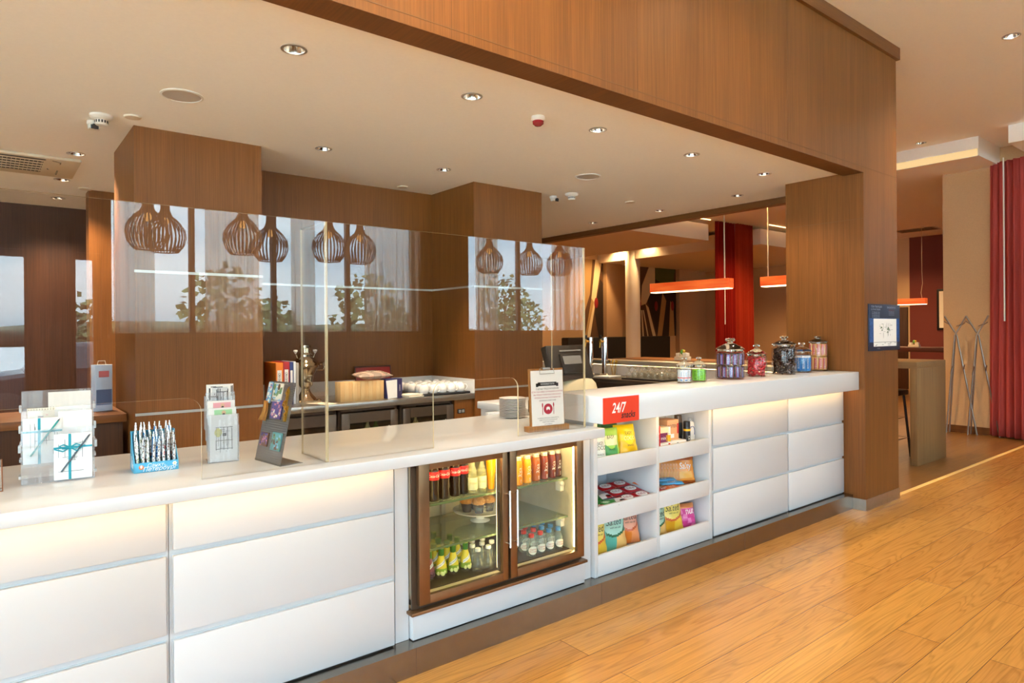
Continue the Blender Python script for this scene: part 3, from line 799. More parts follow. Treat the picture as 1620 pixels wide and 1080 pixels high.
for i, (lab, y, z0, z1) in enumerate(cards):
    t = thing('postcard', lab, 'postcard', onpc(0, y + .004, z0), PCA, 'postcards in the step holder')
    h = z1 - z0
    k = MB(); k.box(-.051, .051, -.001, .001, 0, h)
    yy = -.001
    if i == 0:
        for a, b in ((-.028, .05), (.0, .12), (.014, .12), (.03, .115)): k.box(a - .0012, a + .0012, yy - .0005, yy, .045, .045 + b * .75, 1)
        for z in (.05, .083, .135): k.box(-.03, .034, yy - .0005, yy, z - .001, z + .001, 1)
        k.ball((-.02, yy, .115), (.014, .0005, .018), 12, 8, 2); k.box(-.004, .01, yy - .0006, yy, .1, .112, 1); sketch(k, -.035, .036, .03, .14, yy, 3, 16, 4)
        ms = [PAPER, INKD, YELP, INK]
    elif i in (1, 2):
        k.box(-.03, .036, yy - .0003, yy, h - .045, h - .008, 1); k.ball((.005, yy - .0003, h - .02), (.008, .0005, .009), 12, 8, 2); k.ball((.005, yy - .0003, h - .04), (.016, .0005, .012), 12, 8, 3); k.ball((.005, yy - .0005, h - .026), (.005, .0005, .005), 10, 6, 4)
        ms = [PAPER, (GREENP, PINK)[i - 1], mat('print_skin', 'd8b092', .7), (mat('print_brown', '7a4a34', .7), PINK)[i - 1], INKD]
    else:
        k.box(-.03, .03, yy - .0003, yy, h - .09, h - .012, 2); sketch(k, -.048, .048, .06, h - .006, yy - .0003, 1, 34, 9, .0016)
        ms = [PAPER, INKD, mat('print_pale', 'd4d8dc', .7)]
    k.build('card', ms, t)

# pegboard with magnets ------------------------------------------
def perforated(name):
    m, nt, out = newmat(name); N = nt.nodes.new
    p = N('ShaderNodeBsdfPrincipled'); p.inputs['Base Color'].default_value = lin('8c8988'); p.inputs['Metallic'].default_value = .6; p.inputs['Roughness'].default_value = .45
    tc = N('ShaderNodeTexCoord'); sx = N('ShaderNodeSeparateXYZ'); nt.links.new(tc.outputs['Object'], sx.inputs[0])
    def cell(sock, f):
        a = N('ShaderNodeMath'); a.operation = 'MULTIPLY'; a.inputs[1].default_value = f; nt.links.new(sock, a.inputs[0])
        b = N('ShaderNodeMath'); b.operation = 'FRACT'; nt.links.new(a.outputs[0], b.inputs[0])
        c = N('ShaderNodeMath'); c.operation = 'SUBTRACT'; c.inputs[1].default_value = .5; nt.links.new(b.outputs[0], c.inputs[0])
        d = N('ShaderNodeMath'); d.operation = 'POWER'; d.inputs[1].default_value = 2; nt.links.new(c.outputs[0], d.inputs[0]); return d.outputs[0]
    s = N('ShaderNodeMath'); s.operation = 'ADD'; nt.links.new(cell(sx.outputs['X'], 110), s.inputs[0]); nt.links.new(cell(sx.outputs['Z'], 110), s.inputs[1])
    l = N('ShaderNodeMath'); l.operation = 'LESS_THAN'; l.inputs[1].default_value = .075; nt.links.new(s.outputs[0], l.inputs[0])
    t = N('ShaderNodeBsdfTransparent'); mx = N('ShaderNodeMixShader')
    nt.links.new(l.outputs[0], mx.inputs[0]); nt.links.new(p.outputs[0], mx.inputs[1]); nt.links.new(t.outputs[0], mx.inputs[2]); nt.links.new(mx.outputs[0], out.inputs[0])
    return m
PEG = perforated('perforated_steel')
PA = math.atan2(-.205, .030); PGX, PGY = .863, 2.6185; LEAN = -.215
pg = thing('magnet_board', 'leaning grey perforated metal board covered with souvenir magnets', 'display board', (PGX, PGY, ZC), PA)
k = MB(); k.box(-.1035, .1035, 0, .0015, 0, .322); o = k.build('board', PEG, pg); o.rotation_euler = (LEAN, 0, 0)
k = MB(); k.box(-.1035, .1035, 0.0, .095, 0, .0015); k.box(-.1035, .1035, 0, .0025, 0, .008); k.build('foot', mat('steel_grey', '7c7977', .4, .7), pg)
MGC = {c: mat('magnet_' + c, h, .35) for c, h in dict(blue='3f86b8', sky='86b9d6', cream='e8e2d0', violet='554a86', pink='c98796', green='6f8f66', teal='5f9a9c', brown='6a4a38').items()}
mg = [('blue tall souvenir magnet at the top corner of the perforated board', .10, .85, .035, .085, ['sky', 'blue', 'cream', 'pink'], 0), ('colourful church-shaped souvenir magnet at the top of the perforated board', .42, .86, .075, .075, ['cream', 'green', 'sky', 'brown'], 1),
      ('gold openwork souvenir magnet on the upper edge of the perforated board', .80, .80, .03, .075, None, 2), ('violet picture magnet in the middle of the perforated board', .50, .655, .085, .075, ['violet', 'pink', 'cream', 'violet'], 0),
      ('gold feather-shaped magnet sticking out beside the violet one', .06, .62, .06, .08, None, 3), ('small gold trinket magnet beside the violet picture magnet', .88, .62, .025, .06, None, 2),
      ('pink and brown picture magnet low on the perforated board', .25, .275, .06, .055, ['brown', 'pink', 'violet', 'brown'], 0), ('teal city picture magnet low on the perforated board', .72, .275, .075, .07, ['teal', 'sky', 'brown', 'green'], 0)]
for n_, (lab, u, v, w_, h_, cs, kind) in enumerate(mg):
    q = random.Random(20 + n_)
    L = Matrix.Translation((PGX, PGY, ZC)) @ RZ(PA) @ RX(LEAN) @ T(-.1035 + .207 * u, -.004, .322 * v)
    k = MB(); w2, h2 = w_ / 2, h_ / 2
    if kind in (0, 1):
        k.box(-w2, w2, -.002, .003, -h2, h2, bev=.001); bits(k, 26, -w2 * .9, w2 * .9, -h2 * .9, h2 * .9, -.002, [1, 2, 3], .003, .011, q)
        if kind == 1:
            for i in range(4): k.ball((-w2 * .7 + i * w_ * .23, -.003, h2 * .6 - (i % 2) * .015), (.008, .004, .013), 10, 8, 1 + i % 3)
        ms = [MGC[c] for c in cs]
    elif kind == 2:
        for i in range(9): k.tube([(q.uniform(-w2, w2), -.004, -h2 + i * h_ / 9), (q.uniform(-w2, w2), -.007, -h2 + (i + 1.2) * h_ / 9), (q.uniform(-w2, w2), -.003, -h2 + (i + 2) * h_ / 9)], .0022, 6)
        k.box(-w2 * .5, w2 * .5, -.002, .003, -h2, h2); ms = [GOLD]
    else:
        k.grid(lambda a, b: ((a - .5) * w_ * (1.1 - b * .5) + .012 * math.sin(b * 3), -.006 - .006 * math.sin(a * 9) * .5, (b - .5) * h_), 14, 10); k.box(-w2 * .5, w2 * .5, -.003, .003, -h2 * .8, h2 * .8); ms = [mat('bronze_foil', 'b87f3e', .35, .7)]
    o = k.build('souvenir_magnet', ms); o.matrix_world = L; tag(o, lab, 'magnet', 'souvenir magnets on the board')

# menu board --------------------------------------------------------
BAM = veneer('menu_timber', 'a0703c', '8a5a2e', axis='z', sx=120)
MX, MY, MA = 2.2505, 2.528, -.138
mn = thing('menu_stand', 'wooden clipboard stand with allergy notice on white paper, on the lower counter', 'menu stand', (MX, MY, ZC), MA)
k = MB(); k.box(-.124, .124, -.022, .026, 0, .027, bev=.002); k.build('base', BAM, mn)
L = T(0, -.004, .02) @ RX(-.05)
k = MB(); k.box(-.102, .108, .0, .012, .0, .297, bev=.002, M=L); k.build('backboard', BAM, mn)
k = MB(); k.box(-.093, .103, -.002, 0, .006, .287, M=L); k.build('paper', PAPER, mn)
REDP = mat('print_crimson', 'b0203c', .6)
k = MB()
def mt(t, z, s, mi, x=.005): k.text(t, s, L @ T(x, -.0025, z) @ FRONT, mi, .82)
k.box(-.052, .062, -.0028, -.002, .208, .227, 0, M=L); k.box(-.064, -.05, -.0024, -.002, .204, .222, 0, M=L); k.box(.06, .074, -.0024, -.002, .204, .222, 0, M=L)
for t_, z_, s_, m_ in (('С ЦЕЛЬЮ ПРЕДУПРЕЖДЕНИЯ', .193, .0115, 0), ('ЕСЛИ У ВАС ИМЕЕТСЯ ПИЩЕВАЯ АЛЛЕРГИЯ,', .178, .0105, 2), ('МЫ ПРЕДОСТАВИМ ВАМ СПИСОК ВСЕХ', .163, .0105, 2), ('ИСПОЛЬЗОВАННЫХ ИНГРЕДИЕНТОВ', .148, .0105, 2), ('ВОПРОСЫ И ПОЖЕЛАНИЯ', .133, .0095, 0), ('ПО ВСЕМ ВОПРОСАМ, ПОЖАЛУЙСТА,', .044, .0085, 0), ('ОБРАТИТЕСЬ К СОТРУДНИКАМ', .034, .0085, 0), ('НАШЕГО РЕСТОРАНА', .024, .0085, 0), ('ЕСТЬ ВОПРОСЫ', .013, .007, 0)): mt(t_, z_, s_, m_)
k.cyl((.006, -.0026, .09), (.006, -.002, .09), .027, n=28, mi=2, M=L)
for a in (-.9, -.45, 0, .45, .9): k.ball((.006 + .011 * math.sin(a), -.0028, .084 + .011 * math.cos(a)), (.0028, .0006, .008), 8, 6, 1, M=L)
for s in (-1, 1): k.box(.006 + s * .034 - .0015, .006 + s * .034 + .0015, -.0026, -.002, .062, .105, 2, M=L); k.ball((.006 + s * .034, -.0024, .11), (.004, .0006, .012), 8, 6, 2, M=L)
k.build('print', [BLK, WHT, REDP], mn, smooth=0)
k = MB(); k.text('УВАЖАЕМЫЕ ГОСТИ', .0105, L @ T(.005, -.0032, .2175) @ FRONT, 0, .8); k.build('banner_lettering', WHT, mn, smooth=0)
k = MB(); k.tube([(-.038, -.004, .297), (-.042, -.008, .27), (.048, -.008, .27), (.044, -.004, .297)], .0018, 6, M=L); k.box(-.02, .026, -.006, .014, .29, .302, bev=.002, M=L); k.build('clip', STEEL, mn)

# saucers -------------------------------------------------------------
PORC = mat('white_porcelain', 'f1efec', .15)
SAU = [(2.438 + .0, 3.045)]
k = MB(); k.lathe([(.001, .0), (.042, .0), (.046, .0015), (.079, .0095), (.0795, .011), (.078, .0115), (.045, .0045), (.001, .003)], 40)
pl = k.build('saucer', PORC)
for i in range(13):
    o = pl if i == 0 else pl.copy()
    if i: COL.objects.link(o)
    q = random.Random(i); o.location = (2.438 + q.uniform(-.001, .001), 3.045 + q.uniform(-.001, .001), ZC + i * .0088)
    tag(o, 'white saucer in the stack by the menu board, ' + ('topmost of the stack' if i == 12 else 'lowest of the stack' if i == 0 else ORD[i] + ' from the bottom' if i < 12 else ''), 'saucer', 'saucers stacked behind the menu board')
k = MB(); k.box(-.075, .075, -.05, .05, 0, .004, bev=.001); tag(k.build('paper_sheet', PAPER, None, (2.57, 2.965, ZC), -.2), 'white sheet lying in front of the saucer stack', 'paper')
ct = thing('card_reader', 'black card reader half hidden behind the menu board', 'card reader', (2.70, 3.10, ZC), .3)
k = MB(); k.box(-.05, .05, -.06, .06, 0, .085, bev=.012); k.build('body', BLACK, ct); k = MB(); k.box(-.04, .04, -.04, .03, .085, .09, bev=.002); k.build('keypad', GREYP, ct)
# sign holder cut by the picture edge
sh = thing('sign_holder', 'small leaning sign holder with brown edges at the very end of the counter', 'sign holder', (-.055, 2.715, ZC))
L = RX(-.95)
k = MB(); k.box(-.1, .1, 0, .003, 0, .15, M=L); k.build('plate', PLAST, sh)
k = MB(); k.box(-.1, .1, -.001, .004, 0, .003, M=L); k.box(.098, .101, -.001, .004, 0, .15, M=L); k.box(-.101, -.098, -.001, .004, 0, .15, M=L); k.box(-.1, .1, .05, .053, .0, .004); k.box(-.002, .002, .05, .053, .0, .06); k.build('rim', mat('brown_edge', '7a4a2c', .4), sh)
# ================================================================ DRINKS IN THE FRIDGE
GLB = clear('bottle_glass', (.97, .98, .96), 1.45, body=.06, bodycol='dfe6dc')
PETB = clear('bottle_plastic', (.9, .95, .96), 1.4, body=.16, bodycol='cfdde0')
COLA = mat('cola_liquid', '1c0b06', .12); CRED = mat('label_red', 'b5161d', .35); CAPR = mat('cap_red', 'c8281f', .4); CAPB = mat('cap_blue', '3d86cc', .4); CAPW = mat('cap_white', 'eceae4', .4)
CAPG = mat('cap_green', '2f7a2c', .4); LBLW = mat('label_white', 'e9ecec', .5); LBLU = mat('label_blue_ink', '23418c', .5); LRED = mat('label_red_ink', 'b3242c', .5)
JY = mat('juice_label_yellow', 'd9c52f', .4); JG = mat('juice_label_green', '86a832', .4); JP = mat('juice_label_purple', '6d4058', .4); PEAR = mat('print_pear', 'd8dc9a', .5); ORNG = mat('label_orange', 'e39a2a', .45)
def wrap(R):
    return lambda v: (R * math.sin(v.x / R), -R * math.cos(v.x / R), v.y)
def wrapz(k, t, size, R, z, mi, sx=1., shear=0., rot=0., x=0.):
    M2 = RZ(rot)
    vs, fs = text_geo(t)
    vs = [M2 @ Vector((v.x * size * sx + v.y * size * shear, v.y * size, 0)) for v in vs]
    k.add([(R * math.sin((v.x + x) / R), -R * math.cos((v.x + x) / R), v.y + z) for v in vs], fs, mi)
def patch(k, R, a0, a1, zf0, zf1, mi, n=10):
    """label patch on a cylinder facing -y; zf are functions of angle"""
    k.grid(lambda u, v: (R * math.sin(a0 + (a1 - a0) * u), -R * math.cos(a0 + (a1 - a0) * u), zf0(u) + (zf1(u) - zf0(u)) * v), n, 1, mi)
def first_or_dup(store, key, maker, loc, rz, label, group):
    if key not in store:
        store[key] = o = maker()
    else:
        o = dup(store[key])
    o.location = loc; o.rotation_euler = (0, 0, rz); o['label'] = label; o['group'] = group
    return o
ST = {}
FACE = -.30     # labels turn a little towards the room
def cola():
    t = thing('cola_bottle', '', 'bottle')
    k = MB(); k.lathe([(.022, 0), (.0265, .006), (.0265, .03), (.0245, .05), (.0262, .085), (.0265, .105), (.0262, .13), (.02, .155), (.0125, .168), (.0125, .18)], 24); k.build('bottle', COLA, t)
    k = MB(); k.lathe([(.0268, .098), (.0269, .1), (.0269, .134), (.0266, .136)], 24, cap=False); wrapz(k, 'Coca-Cola', .0175, .0271, .117, 1, .85, .25, 0); k.build('label', [CRED, WHT], t)
    k = MB(); k.lathe([(.0145, .177), (.0145, .19), (.013, .191)], 16); k.build('cap', CAPR, t)
    return t
for i, (x, y) in enumerate([(1.628, 2.625), (1.691, 2.632), (1.757, 2.64), (1.812, 2.652)]):
    first_or_dup(ST, 'cola', cola, (x, y, FZ1), FACE, 'dark cola bottle with red label on the top fridge shelf, %s from the white stile' % ORD[i], 'cola bottles on the top shelf')
first_or_dup(ST, 'cola', cola, (1.56, 2.64, FZ1), FACE, 'dark cola bottle at the end of the top fridge shelf, half behind the door frame', 'cola bottles on the top shelf')
for i, (x, y) in enumerate([(1.66, 2.70), (1.73, 2.71)]): first_or_dup(ST, 'cola', cola, (x, y, FZ1), FACE, 'dark cola bottle in the back row on the top fridge shelf, %s from the stile' % ORD[i], 'cola bottles on the top shelf')
TON = clear('tonic_glass', (.95, .95, .82), 1.45, body=.22, bodycol='d8d4a8')
def tonic():
    t = thing('glass_bottle', '', 'bottle')
    k = MB(); k.lathe([(.02, 0), (.0235, .004), (.0235, .09), (.021, .105), (.011, .135), (.0105, .168)], 24); k.build('bottle', TON, t)
    k = MB(); k.lathe([(.0236, .018), (.0239, .02), (.0239, .075), (.0236, .077)], 24, cap=False); wrapz(k, 'TONIC', .014, .0241, .05, 1); k.build('label', [mat('label_pale', 'cfcda8', .4), mat('label_gold_ink', 'a3873c', .4)], t)
    k = MB(); k.lathe([(.0125, .165), (.0125, .178), (.011, .179)], 14); k.build('cap', GOLD, t)
    return t
first_or_dup(ST, 'tonic', tonic, (1.85, 2.625, FZ1), FACE, 'pale glass bottle beside the cola bottles on the top fridge shelf', 'pale glass bottles')
first_or_dup(ST, 'tonic', tonic, (1.908, 2.63, FZ1), FACE, 'pale glass bottle beside the orange juice glass on the top fridge shelf', 'pale glass bottles')
first_or_dup(ST, 'tonic', tonic, (1.87, 2.70, FZ1), FACE, 'pale glass bottle in the back row of the top fridge shelf', 'pale glass bottles')
def juice(liq, name, label):
    t = thing('juice_bottle', label, 'bottle')
    k = MB(); k.lathe([(.019, 0), (.0225, .004), (.0225, .1), (.020, .118), (.0165, .126)], 24); k.build('bottle', mat(name, liq, .12), t)
    k = MB(); wrapz(k, 'Rich', .027, .0228, .066, 0, 1, 0, PI / 2, .004); wrapz(k, 'сок', .012, .0228, .02, 0, 1, 0, PI / 2, .007); k.build('lettering', WHT, t)
    k = MB(); k.lathe([(.0175, .124), (.0178, .126), (.0178, .14), (.0165, .1415)], 20); k.build('cap', mat('cap_silver', 'd8d4c8', .3, .5), t)
    return t
rc = [('e08a12', 'orange_juice', 'amber orange', 2.127, 2.615), ('f0a516', 'mango_juice', 'bright yellow orange', 2.192, 2.622), ('a4541a', 'apple_juice', 'amber brown', 2.258, 2.628), ('7c2f16', 'cherry_juice', 'reddish brown', 2.316, 2.628), ('6e2418', 'berry_juice', 'dark red', 2.374, 2.631), ('541a12', 'grape_juice', 'deep wine red', 2.418, 2.634)]
rv = {}
for i, (h, n_, w_, x, y) in enumerate(rc):
    o = juice(h, n_, '%s juice bottle on the top fridge shelf, front row, %s from the handles' % (w_, ORD[i])); o.location = (x, y, FZ1); o.rotation_euler = (0, 0, FACE); o['group'] = 'juice bottles on the top shelf'; rv[i] = o
for i in range(6):
    o = dup(rv[i], (rc[i][3] + .012, rc[i][4] + .055, FZ1), FACE); o['label'] = '%s juice bottle on the top fridge shelf, second row, %s from the handles' % (rc[i][2], ORD[i])
t = thing('juice_glass', 'tall glass bottle of orange juice beside the pale bottles on the top fridge shelf', 'bottle', (1.972, 2.64, FZ1))
k = MB(); k.lathe([(.014, 0), (.017, .004), (.024, .12), (.0265, .15), (.02, .165)], 24); k.build('bottle', mat('orange_bright', 'f09a10', .12), t)
k = MB(); k.lathe([(.0185, .163), (.0185, .178), (.017, .179)], 18); k.build('cap', mat('cap_silver', 'd8d4c8', .3, .5), t)

def lemonade(top, bottom, fruit):
    t = thing('lemonade_bottle', '', 'bottle')
    prof = [(.022, 0), (.0272, .005), (.0285, .02), (.027, .045), (.021, .072), (.0135, .098), (.0115, .104)]
    k = MB(); k.lathe(prof, 26, lambda j: 3 if j < 2 else (1 if j < 3 else 0))
    R = lambda z: next(a[0] + (b[0] - a[0]) * (z - a[1]) / (b[1] - a[1]) for a, b in zip(prof, prof[1:]) if a[1] <= z <= b[1]) + .0004
    def surf(a, z): r = R(z); return (r * math.sin(a), -r * math.cos(a), z)
    k.grid(lambda u, v: surf(-1.0 + 2.0 * u, .042 + .030 * u + .0155 * v), 12, 3, 2)
    vs, fs = text_geo('НАТАХТАРИ')
    def put(v):
        a = v.x * .34; z = .0497 + .030 * (a + 1) / 2 + v.y * .0095; r = R(z) + .0004
        return (r * math.sin(a), -r * math.cos(a), z)
    k.add([put(v) for v in vs], fs, 4)
    for a, z, r in ((.25, .022, .010), (.05, .026, .008), (-.5, .024, .009), (.6, .03, .007)):
        rr = R(z); k.ball((rr * math.sin(a) * .96, -rr * math.cos(a) * .96, z), (r, .003, r), 12, 8, 5)
    k.build('bottle', [top, bottom, LBLW, GLB, LBLU, fruit], t)
    k = MB(); k.lathe([(.0125, .102), (.0138, .104), (.0138, .134), (.0125, .1355)], 18, lambda j: 0 if j < 2 else 1); k.build('cap', [CAPG, mat('cap_lime', 'a9b83c', .4)], t)
    return t
pearb = lambda: lemonade(JY, JG, PEAR)
grapeb = lambda: lemonade(mat('juice_label_wine', '8a4a52', .4), JP, mat('print_grape', '40283c', .5))
o = first_or_dup(ST, 'grape', grapeb, (1.618, 2.655, FZ0), FACE, 'purple grape lemonade bottle on the fridge floor, at the hinge side of the door', 'lemonade bottles on the fridge floor')
for i, (x, y) in enumerate([(1.684, 2.652), (1.754, 2.657), (1.822, 2.651)]): first_or_dup(ST, 'pear', pearb, (x, y, FZ0), FACE + (i - 1) * .25, 'green pear lemonade bottle on the fridge floor, front row, %s from the purple one' % ORD[i], 'lemonade bottles on the fridge floor')
for i, (x, y) in enumerate([(1.693, 2.734), (1.768, 2.733), (1.837, 2.746)]): first_or_dup(ST, 'pear', pearb, (x, y, FZ0), FACE, 'green pear lemonade bottle on the fridge floor, second row, %s from the hinges' % ORD[i], 'lemonade bottles on the fridge floor')
for i, (x, y) in enumerate([(1.762, 2.803), (1.834, 2.809), (1.70, 2.86), (1.79, 2.89)]): first_or_dup(ST, 'pear', pearb, (x, y, FZ0), FACE, 'green pear lemonade bottle on the fridge floor, %s row, %s from the hinges' % (('third', 'third', 'last', 'last')[i], ('first', 'second', 'first', 'second')[i]), 'lemonade bottles on the fridge floor')
def clearb():
    t = thing('clear_bottle', '', 'bottle')
    k = MB(); k.lathe([(.021, 0), (.0265, .004), (.0265, .028), (.021, .05), (.013, .078), (.0115, .098)], 24); k.build('bottle', GLB, t)
    k = MB(); k.lathe([(.0125, .096), (.0138, .098), (.0138, .110), (.012, .112)], 16); k.build('cap', CAPW, t)
    return t
cb = [(1.86, 2.60), (1.925, 2.603), (1.93, 2.663), (1.985, 2.655), (1.975, 2.72), (1.915, 2.726), (1.872, 2.664), (1.862, 2.73), (1.955, 2.78)]
for i, (x, y) in enumerate(cb):
    row = 0 if i < 2 else 1 if i in (2, 3, 6) else 2
    first_or_dup(ST, 'clear', clearb, (x, y, FZ0), 0, 'white-capped clear bottle on the fridge floor, %s row, %s' % (('front', 'middle', 'back')[row], ('by the green bottles', 'by the door gap', 'in its middle', 'at the gap', 'near the gap', 'in its middle', 'by green ones', 'by green ones', 'deepest')[i]), 'white-capped bottles on the fridge floor')
def water(cap):
    def f():
        t = thing('water_bottle', '', 'bottle')
        k = MB(); k.lathe([(.021, 0), (.026, .004), (.0268, .03), (.0262, .05), (.0275, .062), (.021, .078), (.0115, .09), (.0115, .097)], 24); k.build('bottle', PETB, t)
        k = MB(); k.grid(lambda u, v: ((.0272) * math.sin((u - .5) * 2.0), -.0272 * math.cos((u - .5) * 2.0), .034 + (v - .5) * .042 * math.sqrt(max(.02, 1 - (2 * u - 1) ** 2))), 16, 4, 0)
        wrapz(k, 'Святой', .0125, .0276, .039, 1, .9); wrapz(k, 'Источник', .0115, .0276, .028, 1, .85); k.build('label', [LBLW, LRED], t)
        k = MB(); k.lathe([(.013, .095), (.0145, .0965), (.0145, .1115), (.013, .113)], 18); k.build('cap', cap, t)
        return t
    return f
rows = ['front', 'front', 'second', 'second', 'third', 'third']
for i, (x, y) in enumerate([(2.2, 2.60), (2.265, 2.605), (2.208, 2.672), (2.271, 2.668), (2.266, 2.73), (2.2, 2.74)]):
    first_or_dup(ST, 'wr', water(CAPR), (x, y, FZ0), FACE, 'red-capped water bottle on the fridge floor, %s row, %s the handles' % (rows[i], ('nearer' if i in (0, 2, 5) else 'farther from')), 'red-capped water bottles')
first_or_dup(ST, 'wr', water(CAPR), (2.14, 2.70, FZ0), FACE, 'small water bottle with red cap half hidden behind the fridge door handle', 'red-capped water bottles')
for i, (x, y) in enumerate([(2.328, 2.608), (2.39, 2.603), (2.332, 2.672), (2.392, 2.668), (2.33, 2.735), (2.392, 2.735)]):
    first_or_dup(ST, 'wb', water(CAPB), (x, y, FZ0), FACE, 'blue-capped water bottle on the fridge floor, %s row, %s the red caps' % (rows[i], ('beside' if i in (0, 2, 4) else 'away from')), 'blue-capped water bottles')
# cake stand -------------------------------------------------------------
cs = thing('cake_stand', 'white footed cake plate under a glass dome on the middle fridge shelf', 'cake stand', (2.02, 2.80, FZ2))
k = MB(); k.lathe([(.05, 0), (.052, .003), (.022, .012), (.02, .03), (.05, .04), (.12, .05), (.142, .058), (.143, .062), (.138, .062), (.118, .054), (.001, .052)], 44); k.build('plate', PORC, cs)
k = MB(); k.lathe([(.112, .056), (.112, .075), (.105, .105), (.085, .135), (.055, .152), (.018, .158)], 40, cap=False); k.build('dome', clear('dome_glass', (.97, .97, .95), 1.5, body=.05), cs)
k = MB(); k.lathe([(.006, .157), (.007, .165), (.016, .172), (.015, .182), (.001, .186)], 18); k.build('knob', clear('knob_glass', (.9, .9, .88), 1.5, body=.3, bodycol='f0eee8'), cs)
MUF = mat('muffin_crumb', 'd08a3a', .8, noise=.25, nscale=120, bump=.5); MUC = mat('muffin_paper', '2b1812', .8); CHO = mat('choc_chip', '2a140c', .6)
for i, (x, y, nm) in enumerate([(1.985, 2.765, 'muffin in a dark paper cup under the glass dome, at its front'), (2.05, 2.765, 'muffin with chocolate chips under the glass dome, beside the door gap'), (2.015, 2.83, 'muffin in a dark paper cup under the glass dome, behind the other two'), (1.95, 2.82, 'muffin in a dark paper cup under the glass dome, at its hinge side')]):
    t = thing('muffin', nm, 'muffin', (x, y, FZ2 + .0545), i * 1.3, 'muffins under the glass dome')
    k = MB(); k.lathe([(.020, 0)] + [(.021 + .011 * j / 5, .046 * j / 5) for j in range(6)], 24); k.build('paper_cup', MUC, t)
    k = MB(); k.lathe([(.029, .042), (.036, .05), (.034, .062), (.024, .074), (.01, .079), (.0005, .08)], 22, fn=lambda v: (v.x * (1 + .05 * math.sin(v.z * 300 + math.atan2(v.y, v.x) * 5)), v.y * (1 + .05 * math.sin(math.atan2(v.y, v.x) * 7)), v.z)); k.build('crumb_top', MUF, t)
    k = MB(); q = random.Random(i)
    for j in range(8): a = q.uniform(0, 6.28); r = q.uniform(.01, .03); k.ball((r * math.cos(a), r * math.sin(a), .079 - r * r * 22), .003, 6, 5)
    k.build('chocolate_chips', CHO, t)
# ================================================================ SNACKS ON THE SHELF
def bag(w, h, d, zone, mats, texts, parent_name, label, cat, group, seed=0, crimp=.012, nu=36, nv=44):
    """pillow bag standing on its lower seam, front faces -y; zone(u,v)->material, texts: (string, x, z, size, mat, sx, shear)"""
    q = random.Random(seed); ph = [q.uniform(0, 6) for _ in range(4)]
    def th(u, v):
        a = abs(2 * u - 1); b = 2 * v - 1
        e = max(0., 1 - a ** 2.6) ** .6 * max(0., 1 - abs(b) ** 3.0) ** .55
        return d / 2 * e * (1 + .07 * math.sin(u * 11 + ph[0]) * math.sin(v * 9 + ph[1]) + .05 * math.sin(v * 23 + ph[2] + u * 6)) + .0008
    def wd(v): return w * (1 - .10 * math.sin(PI * v) + .015 * math.sin(v * 31 + ph[3]))
    k = MB()
    k.grid(lambda u, v: ((u - .5) * wd(v), -th(u, v), v * h), nu, nv, zone)
    k.grid(lambda u, v: ((.5 - u) * wd(v), th(1 - u, v), v * h), nu, nv, lambda u, v: zone(1 - u, v))
    for s, x, z, size, mi, sx, sh in texts:
        vs, fs = text_geo(s)
        def put(v):
            px = x + v.x * size * sx + v.y * size * sh; pz = z + v.y * size
            u = px / wd(pz / h) + .5
            return (px, -th(min(.98, max(.02, u)), min(.98, max(.02, pz / h))) - .0012, pz)
        k.add([put(v) for v in vs], fs, mi)
    t = k.build(parent_name, mats); return tag(t, label, cat, group)
CH_Y = mat('bag_yellow', 'e3b93a', .28); CH_YD = mat('bag_gold', 'd99a22', .28); CH_M = mat('bag_mint', 'a9d3c2', .28); CH_MD = mat('bag_teal', '5fae9c', .28); CH_O = mat('bag_orange', 'e8905a', .28); CH_OD = mat('bag_deep_orange', 'e07a28', .28)
CH_K = mat('bag_dark_script', '2a241e', .4); CH_G = mat('bag_green_swoosh', '1f5a32', .35); CH_R = mat('bag_rust', 'c4562a', .35); CH_S = mat('bag_salmon', 'eaa58a', .3); CH_C = mat('bag_chip', 'e6b468', .5); CH_P = mat('bag_pale_yellow', 'ecd56a', .3)
def chips(kind):
    m = {'y': [CH_YD, CH_P, CH_R, CH_K, CH_Y], 'm': [CH_MD, CH_M, CH_G, CH_K, CH_C], 'o': [CH_OD, CH_S, CH_R, CH_K, CH_O]}[kind]
    def zone(u, v):
        r = math.hypot((u - .5) / .46, (v - .62) / .30)
        if r < 1: return 1
        if r < 1.16 and v < .55 and u > .2: return 2
        if v > .9: return 1
        return 4 if u > .55 and v < .36 else 0
    return zone, m
def chipbag(kind, loc, rz, lean, w, h, label, txt=('Naturals', 'Salted')):
    z, m = chips(kind)
    o = bag(w, h, .075, z, m, [(txt[0], 0, h * .86, .052, 3, .72, .1), ('Potato chips', .004, h * .70, .018, 3, .8, .2), (txt[1], .004, h * .57, .052, 3, .85, .25), ('with sea salt', .008, h * .46, .016, 3, .9, .2)], 'chip_bag', label, 'chips', 'chip bags in the lowest compartments', seed=hash(kind) % 7 if False else len(label))
    o.location = loc; o.rotation_euler = (lean, 0, rz); return o
BZ = .186
chipbag('y', (2.650, 2.585, BZ), -.18, -.16, .175, .27, 'yellow chip bag in the lowest snack compartment, at the fridge side')
chipbag('m', (2.815, 2.60, BZ), -.20, -.20, .205, .28, 'mint green chip bag standing between the yellow and orange bags')
chipbag('o', (2.975, 2.625, BZ), -.25, -.22, .17, .27, 'orange chip bag in the lowest snack compartment, beside its divider')
chipbag('m', (3.19, 2.59, BZ), -.2, -.14, .16, .25, 'pale mint chip bag in the lowest compartment nearer the drawer cabinets')
chipbag('y', (3.345, 2.60, BZ), -.2, -.18, .20, .26, 'yellow chip bag in the lowest compartment nearer the drawer cabinets')
PKB = mat('bag_magenta', 'c93a86', .28); PKL = mat('bag_pink', 'e07ab0', .28)
